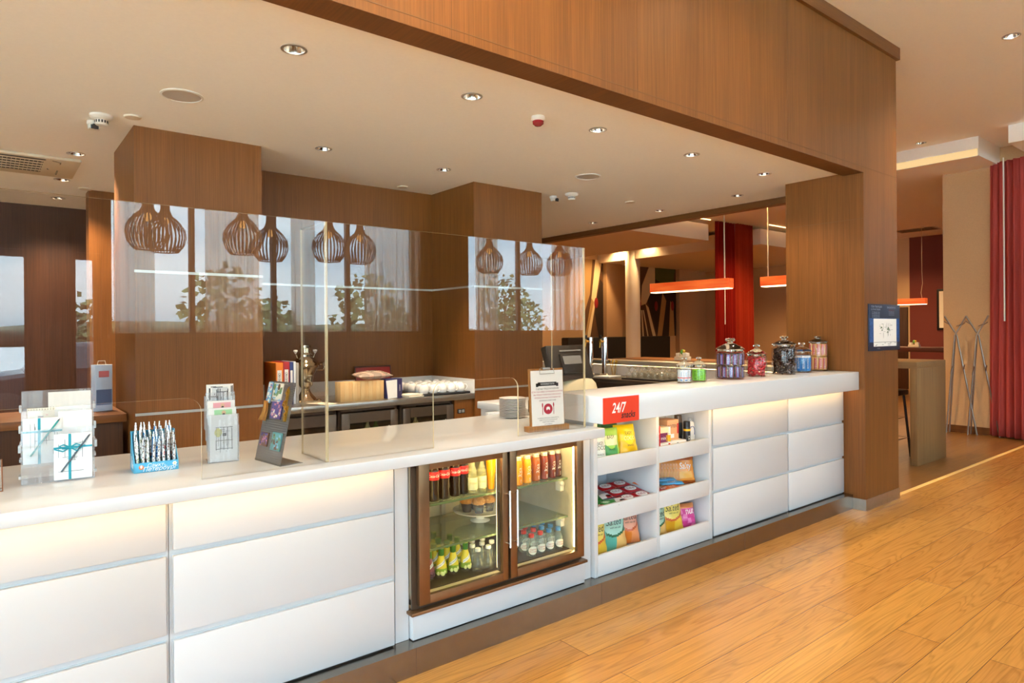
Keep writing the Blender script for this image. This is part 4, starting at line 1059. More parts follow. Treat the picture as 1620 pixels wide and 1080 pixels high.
o = bag(.15, .15, .085, lambda u, v: 2 if v > .82 else (1 if (int(u * 5) + int(v * 5)) % 3 == 0 else 0), [PKB, PKL, CH_O, WHT], [('nut', .01, .105, .06, 3, .8, .1)], 'snack_bag', 'round magenta snack bag beside the yellow chip bag', 'snack bag', None, 5); o.location = (3.50, 2.60, BZ); o.rotation_euler = (-.2, 0, -.25)
# top left compartment
TZ = .711
BGW = mat('bag_white', 'dfe8e2', .3); BGG = mat('bag_lime', '9fcf5a', .28); BGD = mat('bag_deep_green', '4f9a55', .3); BGY = mat('bag_lemon', 'f2cf12', .28); BGYD = mat('bag_sun', 'e8b80c', .28); BIV = mat('bag_ivory', 'e4e8b8', .3); DKG = mat('bag_bottle_green', '3a7048', .3)
def coco(ms, loc, rz, lean, w, h, label, grp='small snack bags in the top compartment'):
    o = bag(w, h, .07, lambda u, v: 1 if v < .42 + .08 * math.sin(u * 9) and u < .8 else (2 if abs(u - .55) < .3 and .45 < v < .75 and ms[2] is not None else 0), [ms[0], ms[1], ms[2] or ms[0], BLK, BIV], [('EASY', .004, h * .70, .028, 3, .8, 0), ('COCO', .004, h * .55, .032, 4 if ms[0] is not BGW else 3, .8, 0), ('SNACK', .004, h * .33, .014, 3, 1, 0)], 'snack_bag', label, 'snack bag', grp, len(label))
    o.location = loc; o.rotation_euler = (lean, 0, rz); return o
coco((BGW, BGW, None), (2.632, 2.545, TZ), -.15, -.10, .125, .165, 'white snack bag with black print, at the fridge end of the top compartment')
coco((BGG, BGD, BIV), (2.765, 2.575, TZ), -.25, -.22, .15, .185, 'lime green snack bag leaning in the top compartment')
coco((BGY, BGYD, None), (2.935, 2.585, TZ), -.2, -.28, .15, .19, 'bright yellow snack bag in the top compartment')
coco((DKG, BGD, None), (2.75, 2.70, TZ), -.3, -.12, .15, .20, 'green snack bag behind the lime one')
coco((DKG, DKG, None), (2.89, 2.70, TZ), -.3, -.15, .15, .20, 'dark green snack bag behind the yellow one')
# top right compartment: hygiene boxes
def carton(name, label, cat, x0, x1, y0, y1, z0, h, mats, texts=(), rz=0., bands=()):
    cx, cy = (x0 + x1) / 2, (y0 + y1) / 2; w, d = (x1 - x0) / 2, (y1 - y0) / 2
    k = MB(); k.box(-w, w, -d, d, 0, h, bev=.001)
    for a, b, c, e, mi in bands: k.box(-w + a * 2 * w, -w + b * 2 * w, -d - .0004, -d, c * h, e * h, mi)
    for s, x, z, size, mi, sx, rot in texts: k.text(s, size, T(x, -d - .0009, z) @ FRONT @ RZ(rot), mi, sx)
    return tag(k.build(name, mats, None, (cx, cy, z0), rz), label, cat)
KRED = mat('carton_red', 'c92a1e', .4); KCR = mat('carton_cream', 'ead9b4', .5); KPR = mat('carton_plum', '7a2d5a', .45); KOR = mat('carton_peach', 'e0a878', .5); KYL = mat('carton_yellow', 'edb81e', .45); KBK = mat('carton_black', '1b191b', .4)
carton('toothpaste_box', 'red toothpaste carton standing on end beside the compartment divider', 'carton', 3.112, 3.158, 2.53, 2.57, TZ, .165, [KRED, WHT], [('Colgate', 0, .083, .034, 1, .95, -PI / 2)], -.12)
carton('tissue_carton', 'plum and cream small carton on top of another, beside the toothpaste', 'carton', 3.172, 3.262, 2.55, 2.64, TZ + .052, .095, [KCR, KPR, WHT, KYL], [('mix', 0, .03, .03, 2, 1, 0)], -.1, [(.1, .9, .05, .65, 1), (.75, 1, .1, .5, 3)])
carton('flat_carton', 'flat cream carton under the plum one, beside the toothpaste', 'carton', 3.165, 3.27, 2.545, 2.64, TZ, .05, [WHT, KRED, KBK, KCR], [('care', 0, .024, .02, 2, 1, 0)], -.1, [(.85, 1, 0, 1, 1), (.1, .6, .2, .7, 3)])
carton('yellow_carton', 'narrow yellow and white carton between the plum and the peach ones', 'carton', 3.272, 3.315, 2.575, 2.65, TZ + .05, .09, [WHT, KYL, KBK], [('L', 0, .06, .04, 2, 1, 0)], -.1, [(0, 1, 0, .45, 1)])
carton('sanitary_carton', 'peach coloured carton behind the small cartons of the top compartment', 'carton', 3.325, 3.425, 2.60, 2.70, TZ + .05, .125, [KOR, KRED, KBK, WHT], [('KOTEX', -.006, .085, .027, 2, .9, 0)], -.1, [(.86, 1, .3, .8, 1), (.1, .6, .1, .3, 3)])
carton('long_carton', 'long low white carton lying at the front under the peach one', 'carton', 3.285, 3.455, 2.565, 2.70, TZ, .049, [WHT, KOR, GREYP], [('soft', -.02, .026, .024, 1, 1, 0)], -.1, [(.5, .58, .3, .8, 2)])
def can(label, x, y, body, cap, band, txt, h=.16, r=.022):
    t = thing('spray_can', label, 'deodorant', (x, y, TZ), -.2, 'cans in the top compartment')
    k = MB(); k.lathe([(r * .95, 0), (r, .003), (r, h * .72), (r * .96, h * .75)], 24)
    if band: patch(k, r + .0003, -PI, PI, lambda u: h * .62, lambda u: h * .70, 1, 24)
    if txt: wrapz(k, txt, .026, r + .0006, h * .3, 2, 1, 0, PI / 2, .0)
    k.build('can', [body, KYL, WHT], t)
    k = MB(); k.lathe([(r * .96, h * .75), (r * .93, h * .98), (r * .8, h)], 24); k.build('cap', cap, t)
can('black spray can with yellow band and white lettering at the front of the top compartment', 3.478, 2.575, KBK, KBK, True, 'AXE')
can('black spray can with clear cap behind the peach carton', 3.43, 2.735, KBK, PLAST, False, None, .2, .028)
can('black spray can behind the one with the yellow band', 3.50, 2.66, KBK, mat('cap_smoke', '6a5442', .3), False, None, .19, .026)
t = thing('shampoo_bottle', 'white shampoo bottle with blue swoosh, at the drawer side of the top compartment', 'bottle', (3.548, 2.60, TZ), -.25)
k = MB(); k.lathe([(.028, 0), (.031, .004), (.031, .1), (.026, .14), (.014, .15)], 24, fn=lambda v: (v.x, v.y * .6, v.z)); k.tube([(.0 + .022 * math.sin(a), -.0196 + .005 * (math.sin(a)) ** 2, .085 + .035 * math.cos(a)) for a in [i * .25 - .6 for i in range(12)]], .0018, 6, 1); k.build('bottle', [WPLASTIC, LBLU], t)
k = MB(); k.lathe([(.015, .149), (.015, .172), (.013, .175)], 18); k.build('cap', PLAST, t)
# middle compartments
MZ = .463
BARR = mat('bar_red', 'a3141c', .3); BARG = mat('bar_green', '1f7a2c', .3); BARW = mat('bar_white', 'ece6e2', .35); BARN = mat('bar_navy', '2b2f6a', .3); BARB = mat('bar_sky', '4a9ccc', .3); BARO = mat('bar_orange', 'd8642a', .3); BARS = mat('bar_silver', '9a9aa6', .3, .4)
def bar(w, l, h, ms, texts, ovals=(), seed=0):
    """flat wrapped bar lying down, long side along x, seen from above"""
    k = MB()
    f = lambda u, v, s: ((u - .5) * l, (v - .5) * w, s * h / 2 * (max(0, 1 - abs(2 * u - 1) ** 8) * max(0, 1 - abs(2 * v - 1) ** 4)) ** .5 + h / 2)
    k.grid(lambda u, v: f(u, v, 1), 16, 8, lambda u, v: 1 if len(ms) > 3 and u > .62 and v < .4 else 0); k.grid(lambda u, v: f(u, 1 - v, -1), 16, 8)
    for e in (-1, 1): k.box(e * l / 2 - .004, e * l / 2 + .004, -w / 2, w / 2, h / 2 - .0008, h / 2 + .0008)
    for x, y, a, b in ovals: k.lathe([(1, 0), (.9, .3), (0, .35)], 24, 2, T(x, y, h) @ Matrix.Diagonal((a, b, .001, 1)), False)
    for s, x, y, size, mi, sx, sh in texts: k.text(s, size, T(x, y, h + .001), mi, sx, sh)
    return k
def place_bar(store, key, mk, ms, loc, rot, label, group, name='chocolate_bar', cat='chocolate bar'):
    if key not in store:
        store[key] = o = mk().build(name, ms)
    else:
        o = store[key].copy(); COL.objects.link(o)
    o.location = loc; o.rotation_euler = rot; return tag(o, label, cat, group)
KB = {}
kit = lambda: bar(.078, .155, .013, [0, 1, 2], [('KitKat', 0, 0, .035, 1, .85, .15)], [(0, 0, .055, .027)])
for r in range(3):
    for c in range(2):
        for lay in range(2):
            if lay == 0 and r > 0: continue
            y = 2.555 + r * .082; 
            place_bar(KB, 'kit', kit, [BARR, BARR, WHT], (2.885 + c * .125 - r * .004, y, MZ + .012 * lay + r * .017 + .004), (.2, 0, .0), 'red oval-print chocolate bar, %s row, %s, %s layer' % (('front', 'second', 'back')[r], ('beside the green bars', 'beside the divider')[c], ('lower', 'upper')[lay]), 'red chocolate bars in the middle compartment').scale = (.78, 1, 1)
grn = lambda: bar(.07, .13, .012, [0, 1, 2], [('NUTS', .0, .0, .024, 1, .9, 0)], [(.0, .0, .02, .014)])
for i, (x, y, z) in enumerate([(2.70, 2.55, .018), (2.655, 2.63, .034)]): place_bar(KB, 'grn', grn, [BARG, WHT, mat('bar_mint', 'b8d8b0', .3)], (x, y, MZ + z), (.2, 0, -.35), 'green wrapped bar in the middle compartment, %s' % ('at the lip' if i == 0 else 'behind the other green one'), 'green bars in the middle compartment')
whb = lambda: bar(.06, .115, .012, [0, 1, 2, 3], [('milk', -.02, .01, .02, 2, 1, 0)], [(.035, -.012, .016, .012)])
for i, (x, y, z) in enumerate([(2.79, 2.552, .016), (2.755, 2.628, .032)]): place_bar(KB, 'whb', whb, [BARW, BARR, CHO, BARR], (x, y, MZ + z), (.2, 0, -.1), 'white and red wrapped bar in the middle compartment, %s' % ('at the lip' if i == 0 else 'behind the other white one'), 'white bars in the middle compartment')
place_bar(KB, 'rd', lambda: bar(.06, .11, .012, [0, 1], [('OX', 0, 0, .03, 1, 1, 0)]), [BARR, WHT], (2.63, 2.548, MZ + .012), (.2, 0, -.4), 'red wrapped bar at the fridge end of the middle compartment', None)
mb_ = [('navy chocolate bar with white print in the right middle compartment', [BARN, WHT], 'Milka', 3.165, 2.60, .03, .25), ('red chocolate bar with white print at the lip, beside the navy one', [BARR, WHT], 'Alpen', 3.20, 2.545, .02, .2), ('orange and red bar lying at the lip before the sky blue bar', [BARO, WHT], 'crisp', 3.27, 2.54, .018, .15), ('sky blue wrapped bar lying beside the orange crispbread packs', [BARB, WHT], 'cool', 3.325, 2.585, .03, -.5), ('silver wrapped bar behind the navy one', [BARS, BARR], 'nut', 3.20, 2.66, .045, .1), ('brown red bar at the divider behind the navy one', [BARO, CHO], 'roll', 3.14, 2.68, .05, .4), ('second sky blue bar just behind the first, beside the crispbread', [BARB, WHT], 'ice', 3.33, 2.645, .04, -.45)]
for i, (lab, ms, tx, x, y, z, rz) in enumerate(mb_):
    lab = lab.replace('right middle compartment', 'middle compartment nearer the drawer cabinets')
    o = bar(.045, .15, .014, ms, [(tx, 0, 0, .034, 1, .9, .15)]).build('chocolate_bar', ms, None, (x, y, MZ + z)); o.rotation_euler = (.2, 0, rz); tag(o, lab, 'chocolate bar', 'mixed bars in the middle compartment')
SN_O = mat('pack_amber', 'd9862a', .25); SN_D = mat('pack_rust', 'a8521c', .3)
sno = None
for i in range(8):
    x = 3.50 - i * .014; y = 2.60 + i * .0125
    lab = 'orange crispbread pack in the middle compartment, ' + ('front one showing its name' if i == 0 else '%s behind the front one' % ORD[i - 1] if i < 7 else 'last one at the back')
    if i == 0:
        sno = o = bag(.135, .17, .024, lambda u, v: 1 if (v > .86 or v < .12) else (2 if abs(v - .33) < .12 and abs(u - .5) < .35 else 0), [SN_O, SN_D, mat('pack_gold', 'e6a84a', .3), WHT, BARR], [('Salty', .0, .11, .058, 3, .75, .12)], 'crispbread_pack', lab, 'crispbread', 'crispbread packs', 3)
    else:
        o = sno.copy(); COL.objects.link(o); o['label'] = lab
    o.location = (x, y, MZ + .004); o.rotation_euler = (-.22, 0, -.42)
# ================================================================ CANDY JARS ON THE RAISED WORKTOP
JGL = clear('jar_glass', (.985, .985, .975), 1.42); LGL = mat('jar_lid_glass', 'f2ead8', .03, trans=1.)
ZJ = 1.105
def jar(label, x, y, r, h, top):
    t = thing('candy_jar', label, 'jar', (x, y, ZJ), 0, 'glass candy jars on the raised worktop')
    k = MB(); e = .004
    k.lathe([(r * .5, 0), (r * .93, .001), (r, .012), (r, h * .86), (r * .95, h * .93), (r * .86, h * .96), (r * .86, h), (r * .86 - e, h), (r * .86 - e, h * .96), (r - e, h * .85), (r - e, .014), (r * .9, .006), (.001, .006)], 44, cap=False); k.build('glass', JGL, t)
    k = MB(); L = top - h
    k.lathe([(r * .84, h - .012), (r * .84, h + .001), (r * .96, h + .002), (r * .97, h + .006), (r * .8, h + L * .25), (r * .4, h + L * .48), (r * .2, h + L * .58), (r * .16, h + L * .66), (r * .3, h + L * .74), (r * .34, h + L * .86), (r * .26, h + L * .97), (.001, top)], 40, cap=False); k.build('lid', LGL, t)
    return (x, y, ZJ + .0065, r)
def stick(w, h, d, ms, texts, bands=()):
    """upright wrapped bar, printed face towards -y, crimped ends"""
    k = MB()
    f = lambda u, v, s: ((u - .5) * w, -s * d / 2 * (max(0, 1 - abs(2 * u - 1) ** 5) * max(0, 1 - abs(2 * v - 1) ** 10)) ** .5, v * h)
    def zone(u, v):
        for a, b, c, e, mi in bands:
            if a < u < b and c < v < e: return mi
        return 0
    k.grid(lambda u, v: f(u, v, 1), 10, 24, zone); k.grid(lambda u, v: f(1 - u, v, -1), 6, 12)
    for s, z, size, mi, sx, sh in texts: k.text(s, size, T(0, -d / 2 - .0012, z) @ FRONT @ RZ(PI / 2), mi, sx, sh)
    return k.build('candy_bar', ms)
def ring(J, proto, n, R, z, labf, group, a0=0., tilt=0., seed=0, name=None):
    q = random.Random(seed)
    for i in range(n):
        a = a0 + 2 * PI * i / n
        o = proto if proto.get('used') is None else proto.copy()
        if proto.get('used') is not None: COL.objects.link(o)
        proto['used'] = 1; o['used'] = 1
        o.location = (J[0] + R * math.sin(a), J[1] - R * math.cos(a), J[2] + z); o.rotation_euler = (tilt, q.uniform(-.05, .05), a)
        tag(o, labf(i), 'candy', group)
        if name: o.name = name
CLK = ['facing the room', 'second along', 'third along', 'fourth along', 'fifth along', 'sixth along', 'seventh along', 'eighth along', 'ninth along', 'tenth along', 'eleventh along', 'twelfth along']
SNB = mat('wrap_brown', '4a2a20', .3); SNU = mat('wrap_blue', '3a4a9c', .35); SNW = mat('wrap_white', 'e6e2e6', .4); SNR = mat('wrap_crimson', 'a8323a', .4)
J = jar('largest glass jar with domed lid, two tiers of brown candy bars inside', 4.075, 2.648, .100, .203, .285)
p = stick(.034, .084, .014, [SNB, SNU, SNW, SNR], [('SNICKERS', .041, .0145, 2, .95, .25)], ((.12, .2, .08, .92, 3), (.8, .88, .08, .92, 3), (.2, .8, .1, .9, 1)))
ring(J, p, 12, .083, .002, lambda i: 'brown candy bar in the lower tier of the largest jar, %s' % CLK[i] if i < 12 else 'brown candy bar in the lower tier of the largest jar, at its back', 'brown candy bars in the largest jar', .1)
ring(J, p, 12, .083, .089, lambda i: 'brown candy bar in the upper tier of the largest jar, %s' % CLK[i] if i < 12 else 'brown candy bar in the upper tier of the largest jar, at its back', 'brown candy bars in the largest jar', -.12)
J = jar('low jar with cone lid filled with blue coconut bars, second from the pillar', 5.086, 2.66, .078, .163, .239)
BOB = mat('wrap_bounty_blue', '1f6fb5', .3); BOL = mat('wrap_sky', 'a8d0ea', .3)
p = stick(.032, .125, .016, [BOB, SNW, BOL], [('BOUNTY', .064, .021, 1, .95, 0)], ((0, 1, .86, 1, 1), (0, 1, 0, .06, 2)))
ring(J, p, 12, .060, .002, lambda i: 'blue coconut bar standing in the low cone-lidded jar, %s' % CLK[i], 'blue coconut bars in the cone-lidded jar', .15)
J = jar('tall jar filled with gold and red caramel bars, next to the pillar', 5.36, 2.665, .080, .234, .286)
TWG = mat('wrap_gold', 'd09a58', .28, .3); TWR = mat('wrap_twix_red', 'b3262a', .35); TWP = mat('wrap_rose', 'dca8a0', .35)
p = stick(.034, .108, .016, [TWG, TWP, TWR], [('TWIX', .055, .029, 2, 1.15, .2)], ((.12, .3, .1, .92, 2), (.3, .85, .12, .9, 1),))
ring(J, p, 12, .060, .002, lambda i: 'gold and red caramel bar, lower tier of the jar by the pillar, %s' % CLK[i], 'caramel bars in the jar by the pillar', .2)
ring(J, p, 12, .060, .113, lambda i: 'gold and red caramel bar, upper tier of the jar by the pillar, %s' % CLK[i], 'caramel bars in the jar by the pillar', .0)
J = jar('small jar with ball-knobbed lid holding white mint packets, farthest from the pillar', 3.551, 2.648, .051, .112, .166)
MW = mat('wrap_mint_white', 'dde2ea', .35); MBL = mat('wrap_mint_blue', '5f8fc4', .4); MRD = mat('wrap_mint_red', 'd0505a', .4)
p = stick(.026, .078, .012, [MW, MBL, MRD], [('mint', .05, .016, 1, 1, .2)], ((0, 1, .28, .36, 2), (.2, .8, .08, .2, 1)))
ring(J, p, 8, .036, .002, lambda i: 'white mint packet with red and blue print in the smallest jar, %s' % CLK[i], 'mint packets in the smallest jar', .2, seed=2)
J = jar('small jar with ball-knobbed lid holding lime green packets', 3.715, 2.652, .052, .109, .164)
LG = mat('wrap_lime', '7fc42e', .35); LGD = mat('wrap_lime_dark', '4f8a20', .4)
p = stick(.028, .075, .012, [LG, LGD], [('gum', .045, .014, 1, 1, 0)], ((.25, .75, .2, .8, 0), (.18, .82, .14, .86, 1)))
ring(J, p, 8, .037, .002, lambda i: 'lime green packet in the small round jar, %s' % CLK[i], 'green packets in the small jar', .1, seed=3)
def candy(name, ms):
    k = MB(); k.ball((0, 0, 0), (.016, .010, .009), 14, 8)
    for s in (-1, 1): k.lathe([(.003, 0), (.004, .004), (.009, .012)], 10, 0, T(s * .014, 0, 0) @ RY(s * PI / 2) @ Matrix.Diagonal((1, .5, 1, 1)), False)
    return k.build(name, ms)
def fill(J, h, R, n, dz, name, mats_labels, group, sq):
    q = random.Random(sq); protos = {}
    z = .013; lay = 0
    while z < h:
        for i in range(n):
            a = 2 * PI * (i + .5 * (lay % 2)) / n + q.uniform(-.08, .08)
            key = 0
            if len(mats_labels) > 1 and abs(math.sin(a / 2)) < .45 and (lay, i) in mats_labels[1]: key = mats_labels[1][(lay, i)]
            m, lab = mats_labels[0][key]
            if key not in protos: protos[key] = o = candy(name, m)
            else: o = protos[key].copy(); COL.objects.link(o)
            rr = R + q.uniform(-.003, .002)
            o.location = (J[0] + rr * math.sin(a), J[1] - rr * math.cos(a), J[2] + z + q.uniform(-.003, .003)); o.rotation_euler = (q.uniform(-.5, .5), q.uniform(-.7, .7), a + q.uniform(-.4, .4))
            tag(o, lab, 'candy', group)
        z += dz; lay += 1
    for i in range(max(3, n // 2)):
        o = protos[0].copy(); COL.objects.link(o); a = i * 2.4; o.location = (J[0] + R * .45 * math.sin(a), J[1] - R * .45 * math.cos(a), J[2] + z - dz * .4); o.rotation_euler = (q.uniform(-.4, .4), q.uniform(-.4, .4), a); tag(o, mats_labels[0][0][1], 'candy', group)
CD2 = mat('wrap_dark_print', '8f8488', .25, .4)
J = jar('tall wide jar with cone lid packed with dark wrapped chocolates', 4.804, 2.652, .091, .224, .293)
CD = mat('wrap_dark', '46322c', .16, .55)
fill(J, .185, .068, 13, .021, 'wrapped_chocolate', [{0: (CD, 'dark brown wrapped chocolate in the tall jar beside the blue coconut bars'), 1: (CD2, 'silvery wrapped chocolate among the dark ones in the tall jar')}, {(2, 0): 1, (5, 12): 1, (7, 1): 1, (3, 11): 1, (8, 12): 1, (0, 12): 1}], 'dark chocolates in the tall jar', 4)
J = jar('rounded jar of red wrapped sweets between the largest jar and the dark chocolates', 4.43, 2.66, .073, .160, .235)
CR = mat('wrap_red_foil', 'c0242e', .25, .2); CY = mat('wrap_yellow_foil', 'd8cf4a', .3); CW = mat('wrap_white_foil', 'e4d8dc', .3)
fill(J, .120, .052, 10, .021, 'wrapped_sweet', [{0: (CR, 'red wrapped sweet in the rounded jar beside the largest jar'), 1: (CY, 'yellow wrapped sweet among the red ones in the rounded jar'), 2: (CW, 'white wrapped sweet near the top of the red sweets jar')}, {(1, 1): 1, (4, 1): 2}], 'sweets in the rounded jar', 9)
# ================================================================ BACK COUNTER
ZB = .93
DST = mat('dark_steel', '6b5f55', .35, .8, noise=.05, nscale=20)
bc = tag(MB().box(1.472, 3.222, 4.53, 5.2, .885, .93, bev=.003).build('back_counter_top', STEEL), 'stainless steel back counter between the two wood columns', 'worktop')
k = MB(); k.box(1.475, 3.221, 5.185, 5.199, .93, 1.047); k.box(3.207, 3.2245, 4.535, 5.185, .93, 1.047); k.build('upstand', mat('upstand_white', 'e2dfda', .3), bc)
GL2 = clear('undercounter_glass', (.8, .8, .72), 1.5)
def under(label, x0, x1, wood=False):
    t = thing('undercounter_fridge', label, 'fridge', ((x0 + x1) / 2, 4.56, 0), 0, 'undercounter fridges'); w = (x1 - x0) / 2
    k = MB(); k.box(-w, w, .03, .6, .02, .06); k.box(-w, -w + .02, .03, .6, .06, .88); k.box(w - .02, w, .03, .6, .06, .88); k.box(-w, w, .58, .6, .06, .88); k.box(-w, w, .03, .6, .86, .88); k.build('cabinet', DST, t)
    k = MB(); k.box(-w + .01, -w + .075, -.01, .02, .1, .85, bev=.002); k.box(w - .075, w - .01, -.01, .02, .1, .85, bev=.002); k.box(-w + .075, w - .075, -.01, .02, .1, .17); k.box(-w + .075, w - .075, -.01, .02, .775, .85); d = k.build('door', DST, t)
    k = MB(); k.box(-w + .07, w - .07, .002, .008, .16, .78); k.build('pane', GL2, d)
    k = MB(); k.cyl((w - .1, -.03, .3), (w - .1, -.03, .74), .006); k.cyl((w - .1, -.03, .34), (w - .1, 0, .34), .004); k.cyl((w - .1, -.03, .7), (w - .1, 0, .7), .004); k.build('handle', CHROME, d)
    k = MB(); k.box(-w + .03, -w + .04, .04, .05, .15, .8); k.build('light_strip', emit('under_led', 'f0e0a0', 4), t)
    for z in (.35, .58):
        k = MB(); k.box(-w + .02, w - .02, .06, .56, z, z + .006); k.build('glass_shelf', SHG, t)
    return t
under('stainless undercounter fridge below the samovar', 1.50, 2.01); under('stainless undercounter fridge below the wooden blocks', 2.03, 2.515); under('stainless undercounter fridge below the cups', 2.54, 3.03)
ul = [('pale bottle inside the undercounter fridge below the wooden blocks', 2.33), ('green bottle inside the undercounter fridge below the wooden blocks', 2.40), ('pale bottle inside the undercounter fridge below the cups', 2.76)]
for lab, x in ul:
    t = thing('stored_bottle', lab, 'bottle', (x, 4.72, .586)); k = MB(); k.lathe([(.025, 0), (.027, .004), (.027, .11), (.012, .15), (.011, .19)], 16); k.build('bottle', mat('bottle_pale', 'd6cf9a', .2) if 'pale' in lab else CAPG, t); k = MB(); k.lathe([(.0125, .188), (.0125, .2)], 12); k.build('cap', GOLD, t)
k = MB(); k.box(3.035, 3.222, 4.56, 5.1, 0, .885); tag(k.build('end_panel', OAK), 'wood veneered end panel closing the back counter at the far column', 'cabinet')
ou = thing('wall_socket', 'black double wall socket on the wood panel under the cups', 'socket', (3.10, 4.558, .787))
k = MB(); k.box(-.036, .036, -.006, .002, -.018, .018, bev=.002); k.build('plate', BLACK, ou)
k = MB(); k.box(-.028, -.004, -.0075, -.006, -.012, .012); k.box(.004, .028, -.0075, -.006, -.012, .012); k.build('inserts', GREYP, ou)
# binders
for lab, x, w, h, c, d in (('orange ring binder with white spine label beside the samovar', 1.655, .052, .305, 'dc7a24', .0), ('red ring binder between the orange and blue ones', 1.705, .045, .31, '9c1f2a', .0), ('dark blue ring binder beside the red one', 1.742, .026, .308, '2b3e7c', .0), ('white thin folder at the end of the binder row', 1.766, .016, .31, 'dfe3ea', .0), ('grey upright folder closest to the samovar', 1.79, .02, .30, 'a8a29c', .01)):
    t = thing('ring_binder', lab, 'binder', (x, 4.74 + d, ZB), 0, 'binders on the back counter')
    k = MB(); k.box(-w / 2, w / 2, 0, .25, 0, h, bev=.002); k.build('cover', mat('binder_' + c, c, .5), t)
    if w > .04: k = MB(); k.box(-w * .3, w * .3, -.001, 0, h * .45, h * .82); k.text('МЕНЮ', .022, T(0, -.0014, h * .64) @ FRONT @ RZ(PI / 2), 1); k.build('spine_label', [PAPER if 'orange' in lab else mat('binder_' + c, c, .5), INKD], t)
    elif w > .02: k = MB(); k.box(-w * .3, w * .3, -.001, 0, h * .5, h * .8); k.build('spine_label', PAPER, t)
# samovar
NI = mat('nickel', 'c9b79a', .12, 1)
sm = thing('samovar', 'shiny nickel samovar standing on the back counter beside the binders', 'samovar', (1.885, 4.84, ZB))
k = MB(); k.box(-.085, .085, -.085, .085, .0, .012, bev=.004)
for a in (PI / 4, 3 * PI / 4, 5 * PI / 4, 7 * PI / 4): k.ball((.10 * math.cos(a), .10 * math.sin(a), .012), (.022, .022, .013), 12, 8)
k.lathe([(.085, .012), (.075, .03), (.05, .055), (.034, .08), (.030, .10), (.04, .115)], 36); k.build('foot', NI, sm)
k = MB(); k.lathe([(.042, .113), (.05, .125), (.052, .16), (.06, .2), (.085, .245), (.105, .262), (.108, .275), (.1, .285)], 36); k.build('body', NI, sm)
k = MB(); k.lathe([(.1, .284), (.092, .30), (.066, .325), (.05, .34), (.05, .355), (.036, .37), (.034, .40), (.042, .405), (.042, .425), (.02, .43), (.001, .43)], 32); k.build('lid', NI, sm)
for s in (-1, 1):
    k = MB(); k.tube([(s * .10, 0, .27), (s * .135, 0, .285), (s * .15, 0, .26), (s * .135, 0, .235), (s * .085, 0, .235)], .007, 8); k.cyl((s * .135, -.03, .285), (s * .135, .03, .285), .011, n=12); k.build('handle', NI, sm)
    k = MB(); k.cyl((s * .06, 0, .33), (s * .075, 0, .365), .004); k.lathe([(.004, 0), (.016, .02), (.014, .028), (.001, .03)], 14, 1, T(s * .075, 0, .362)); k.build('steam_knob', [NI, WPLASTIC], sm)
k = MB(); k.tube([(0, -.055, .16), (0, -.09, .155), (0, -.115, .15), (.0, -.12, .13)], [.009, .009, .008, .007], 10); k.cyl((0, -.095, .155), (0, -.095, .19), .005); k.ball((0, -.095, .2), (.022, .006, .01), 12, 8); k.build('tap', NI, sm)
# wooden blocks, box and card
BLW = [veneer('block_timber', 'dcb882', 'cda26a', axis='z', sx=60), veneer('block_timber_b', 'e2c290', 'd0aa74', axis='z', sx=60)]
w = .0325
for i in range(11):
    q = random.Random(i + 40)
    t = MB().box(-w / 2 + .0006, w / 2 - .0006, 0, .10, 0, .146, bev=.001).build('wooden_block', BLW[i % 2], None, (2.085 + i * w, 4.625 + (q.uniform(0, .012) if i < 6 else .004), ZB), 0)
    tag(t, 'pale wooden block standing in the row on the back counter, %s from the samovar' % ORD[i], 'wooden block', 'wooden blocks on the back counter')
NV = mat('box_navy', '2c2a5c', .4)
bx = thing('navy_box', 'dark navy upright box at the end of the wooden blocks', 'box', (2.515, 4.66, ZB))
k = MB(); k.box(-.075, .072, -.03, .06, 0, .152, bev=.001); k.build('box', NV, bx); k = MB(); k.text('сервис', .016, T(.05, -.0308, .08) @ FRONT @ RZ(PI / 2), 0); k.build('lettering', WHT, bx, smooth=0)
k = MB(); k.prism([(-.05, 0), (.03, .004), (.03, .146), (-.066, .14)], -.001, .001, 0, FRONT); tag(k.build('card', PAPER, None, (2.505, 4.618, ZB)), 'blank white card leaning on the navy box', 'card')
# red tray leaning, plastic pouches
rt = thing('red_tray', 'red tray with dark rim leaning against the wood back wall', 'tray', (2.60, 5.13, ZB), 0)
L = RX(-.12)
k = MB(); k.box(-.165, .165, 0, .008, 0, .228, bev=.003, M=L); k.build('tray', mat('tray_red', '8e2420', .4), rt)
k = MB(); k.tube([(-.165, 0, 0), (.165, 0, 0), (.165, 0, .228), (-.165, 0, .228)], .008, 8, 0, L, True); k.build('rim', mat('tray_rim', '4a2a20', .4), rt)
POU = clear('pouch_plastic', (.9, .88, .86), 1.5, rough=.1, body=.45, bodycol='c9b8aa')
o = bag(.30, .14, .06, lambda u, v: 0 if int(u * 9 + v * 5) % 3 else 1, [POU, mat('pouch_print', 'a8897a', .4)], [], 'plastic_pouch', 'crinkled clear plastic pouch lying on top of the wooden blocks', 'pouch', None, 4, nu=26, nv=14); o.location = (2.40, 4.64, ZB + .185); o.rotation_euler = (-PI / 2 + .1, 0, .05)
o.location = (2.36, 4.62, ZB + .18)
for lab, x, y, z, a in (('cream folder lying on the back counter in front of the cups, upper one', 2.66, 4.62, .014, .2), ('white folder under the cream one in front of the cups', 2.665, 4.615, .002, .15)):
    k = MB(); k.box(-.075, .075, -.06, .08, 0, .010, bev=.001); tag(k.build('folder', PAPERC if 'cream' in lab else PAPER, None, (x, y, ZB + z), a), lab, 'folder')
k = MB(); k.box(-.07, .05, -.1, .1, 0, .003); tag(k.build('paper_sheet', PAPERC, None, (1.93, 4.63, ZB + .0005), .3), 'sheet of paper lying in front of the samovar', 'paper')
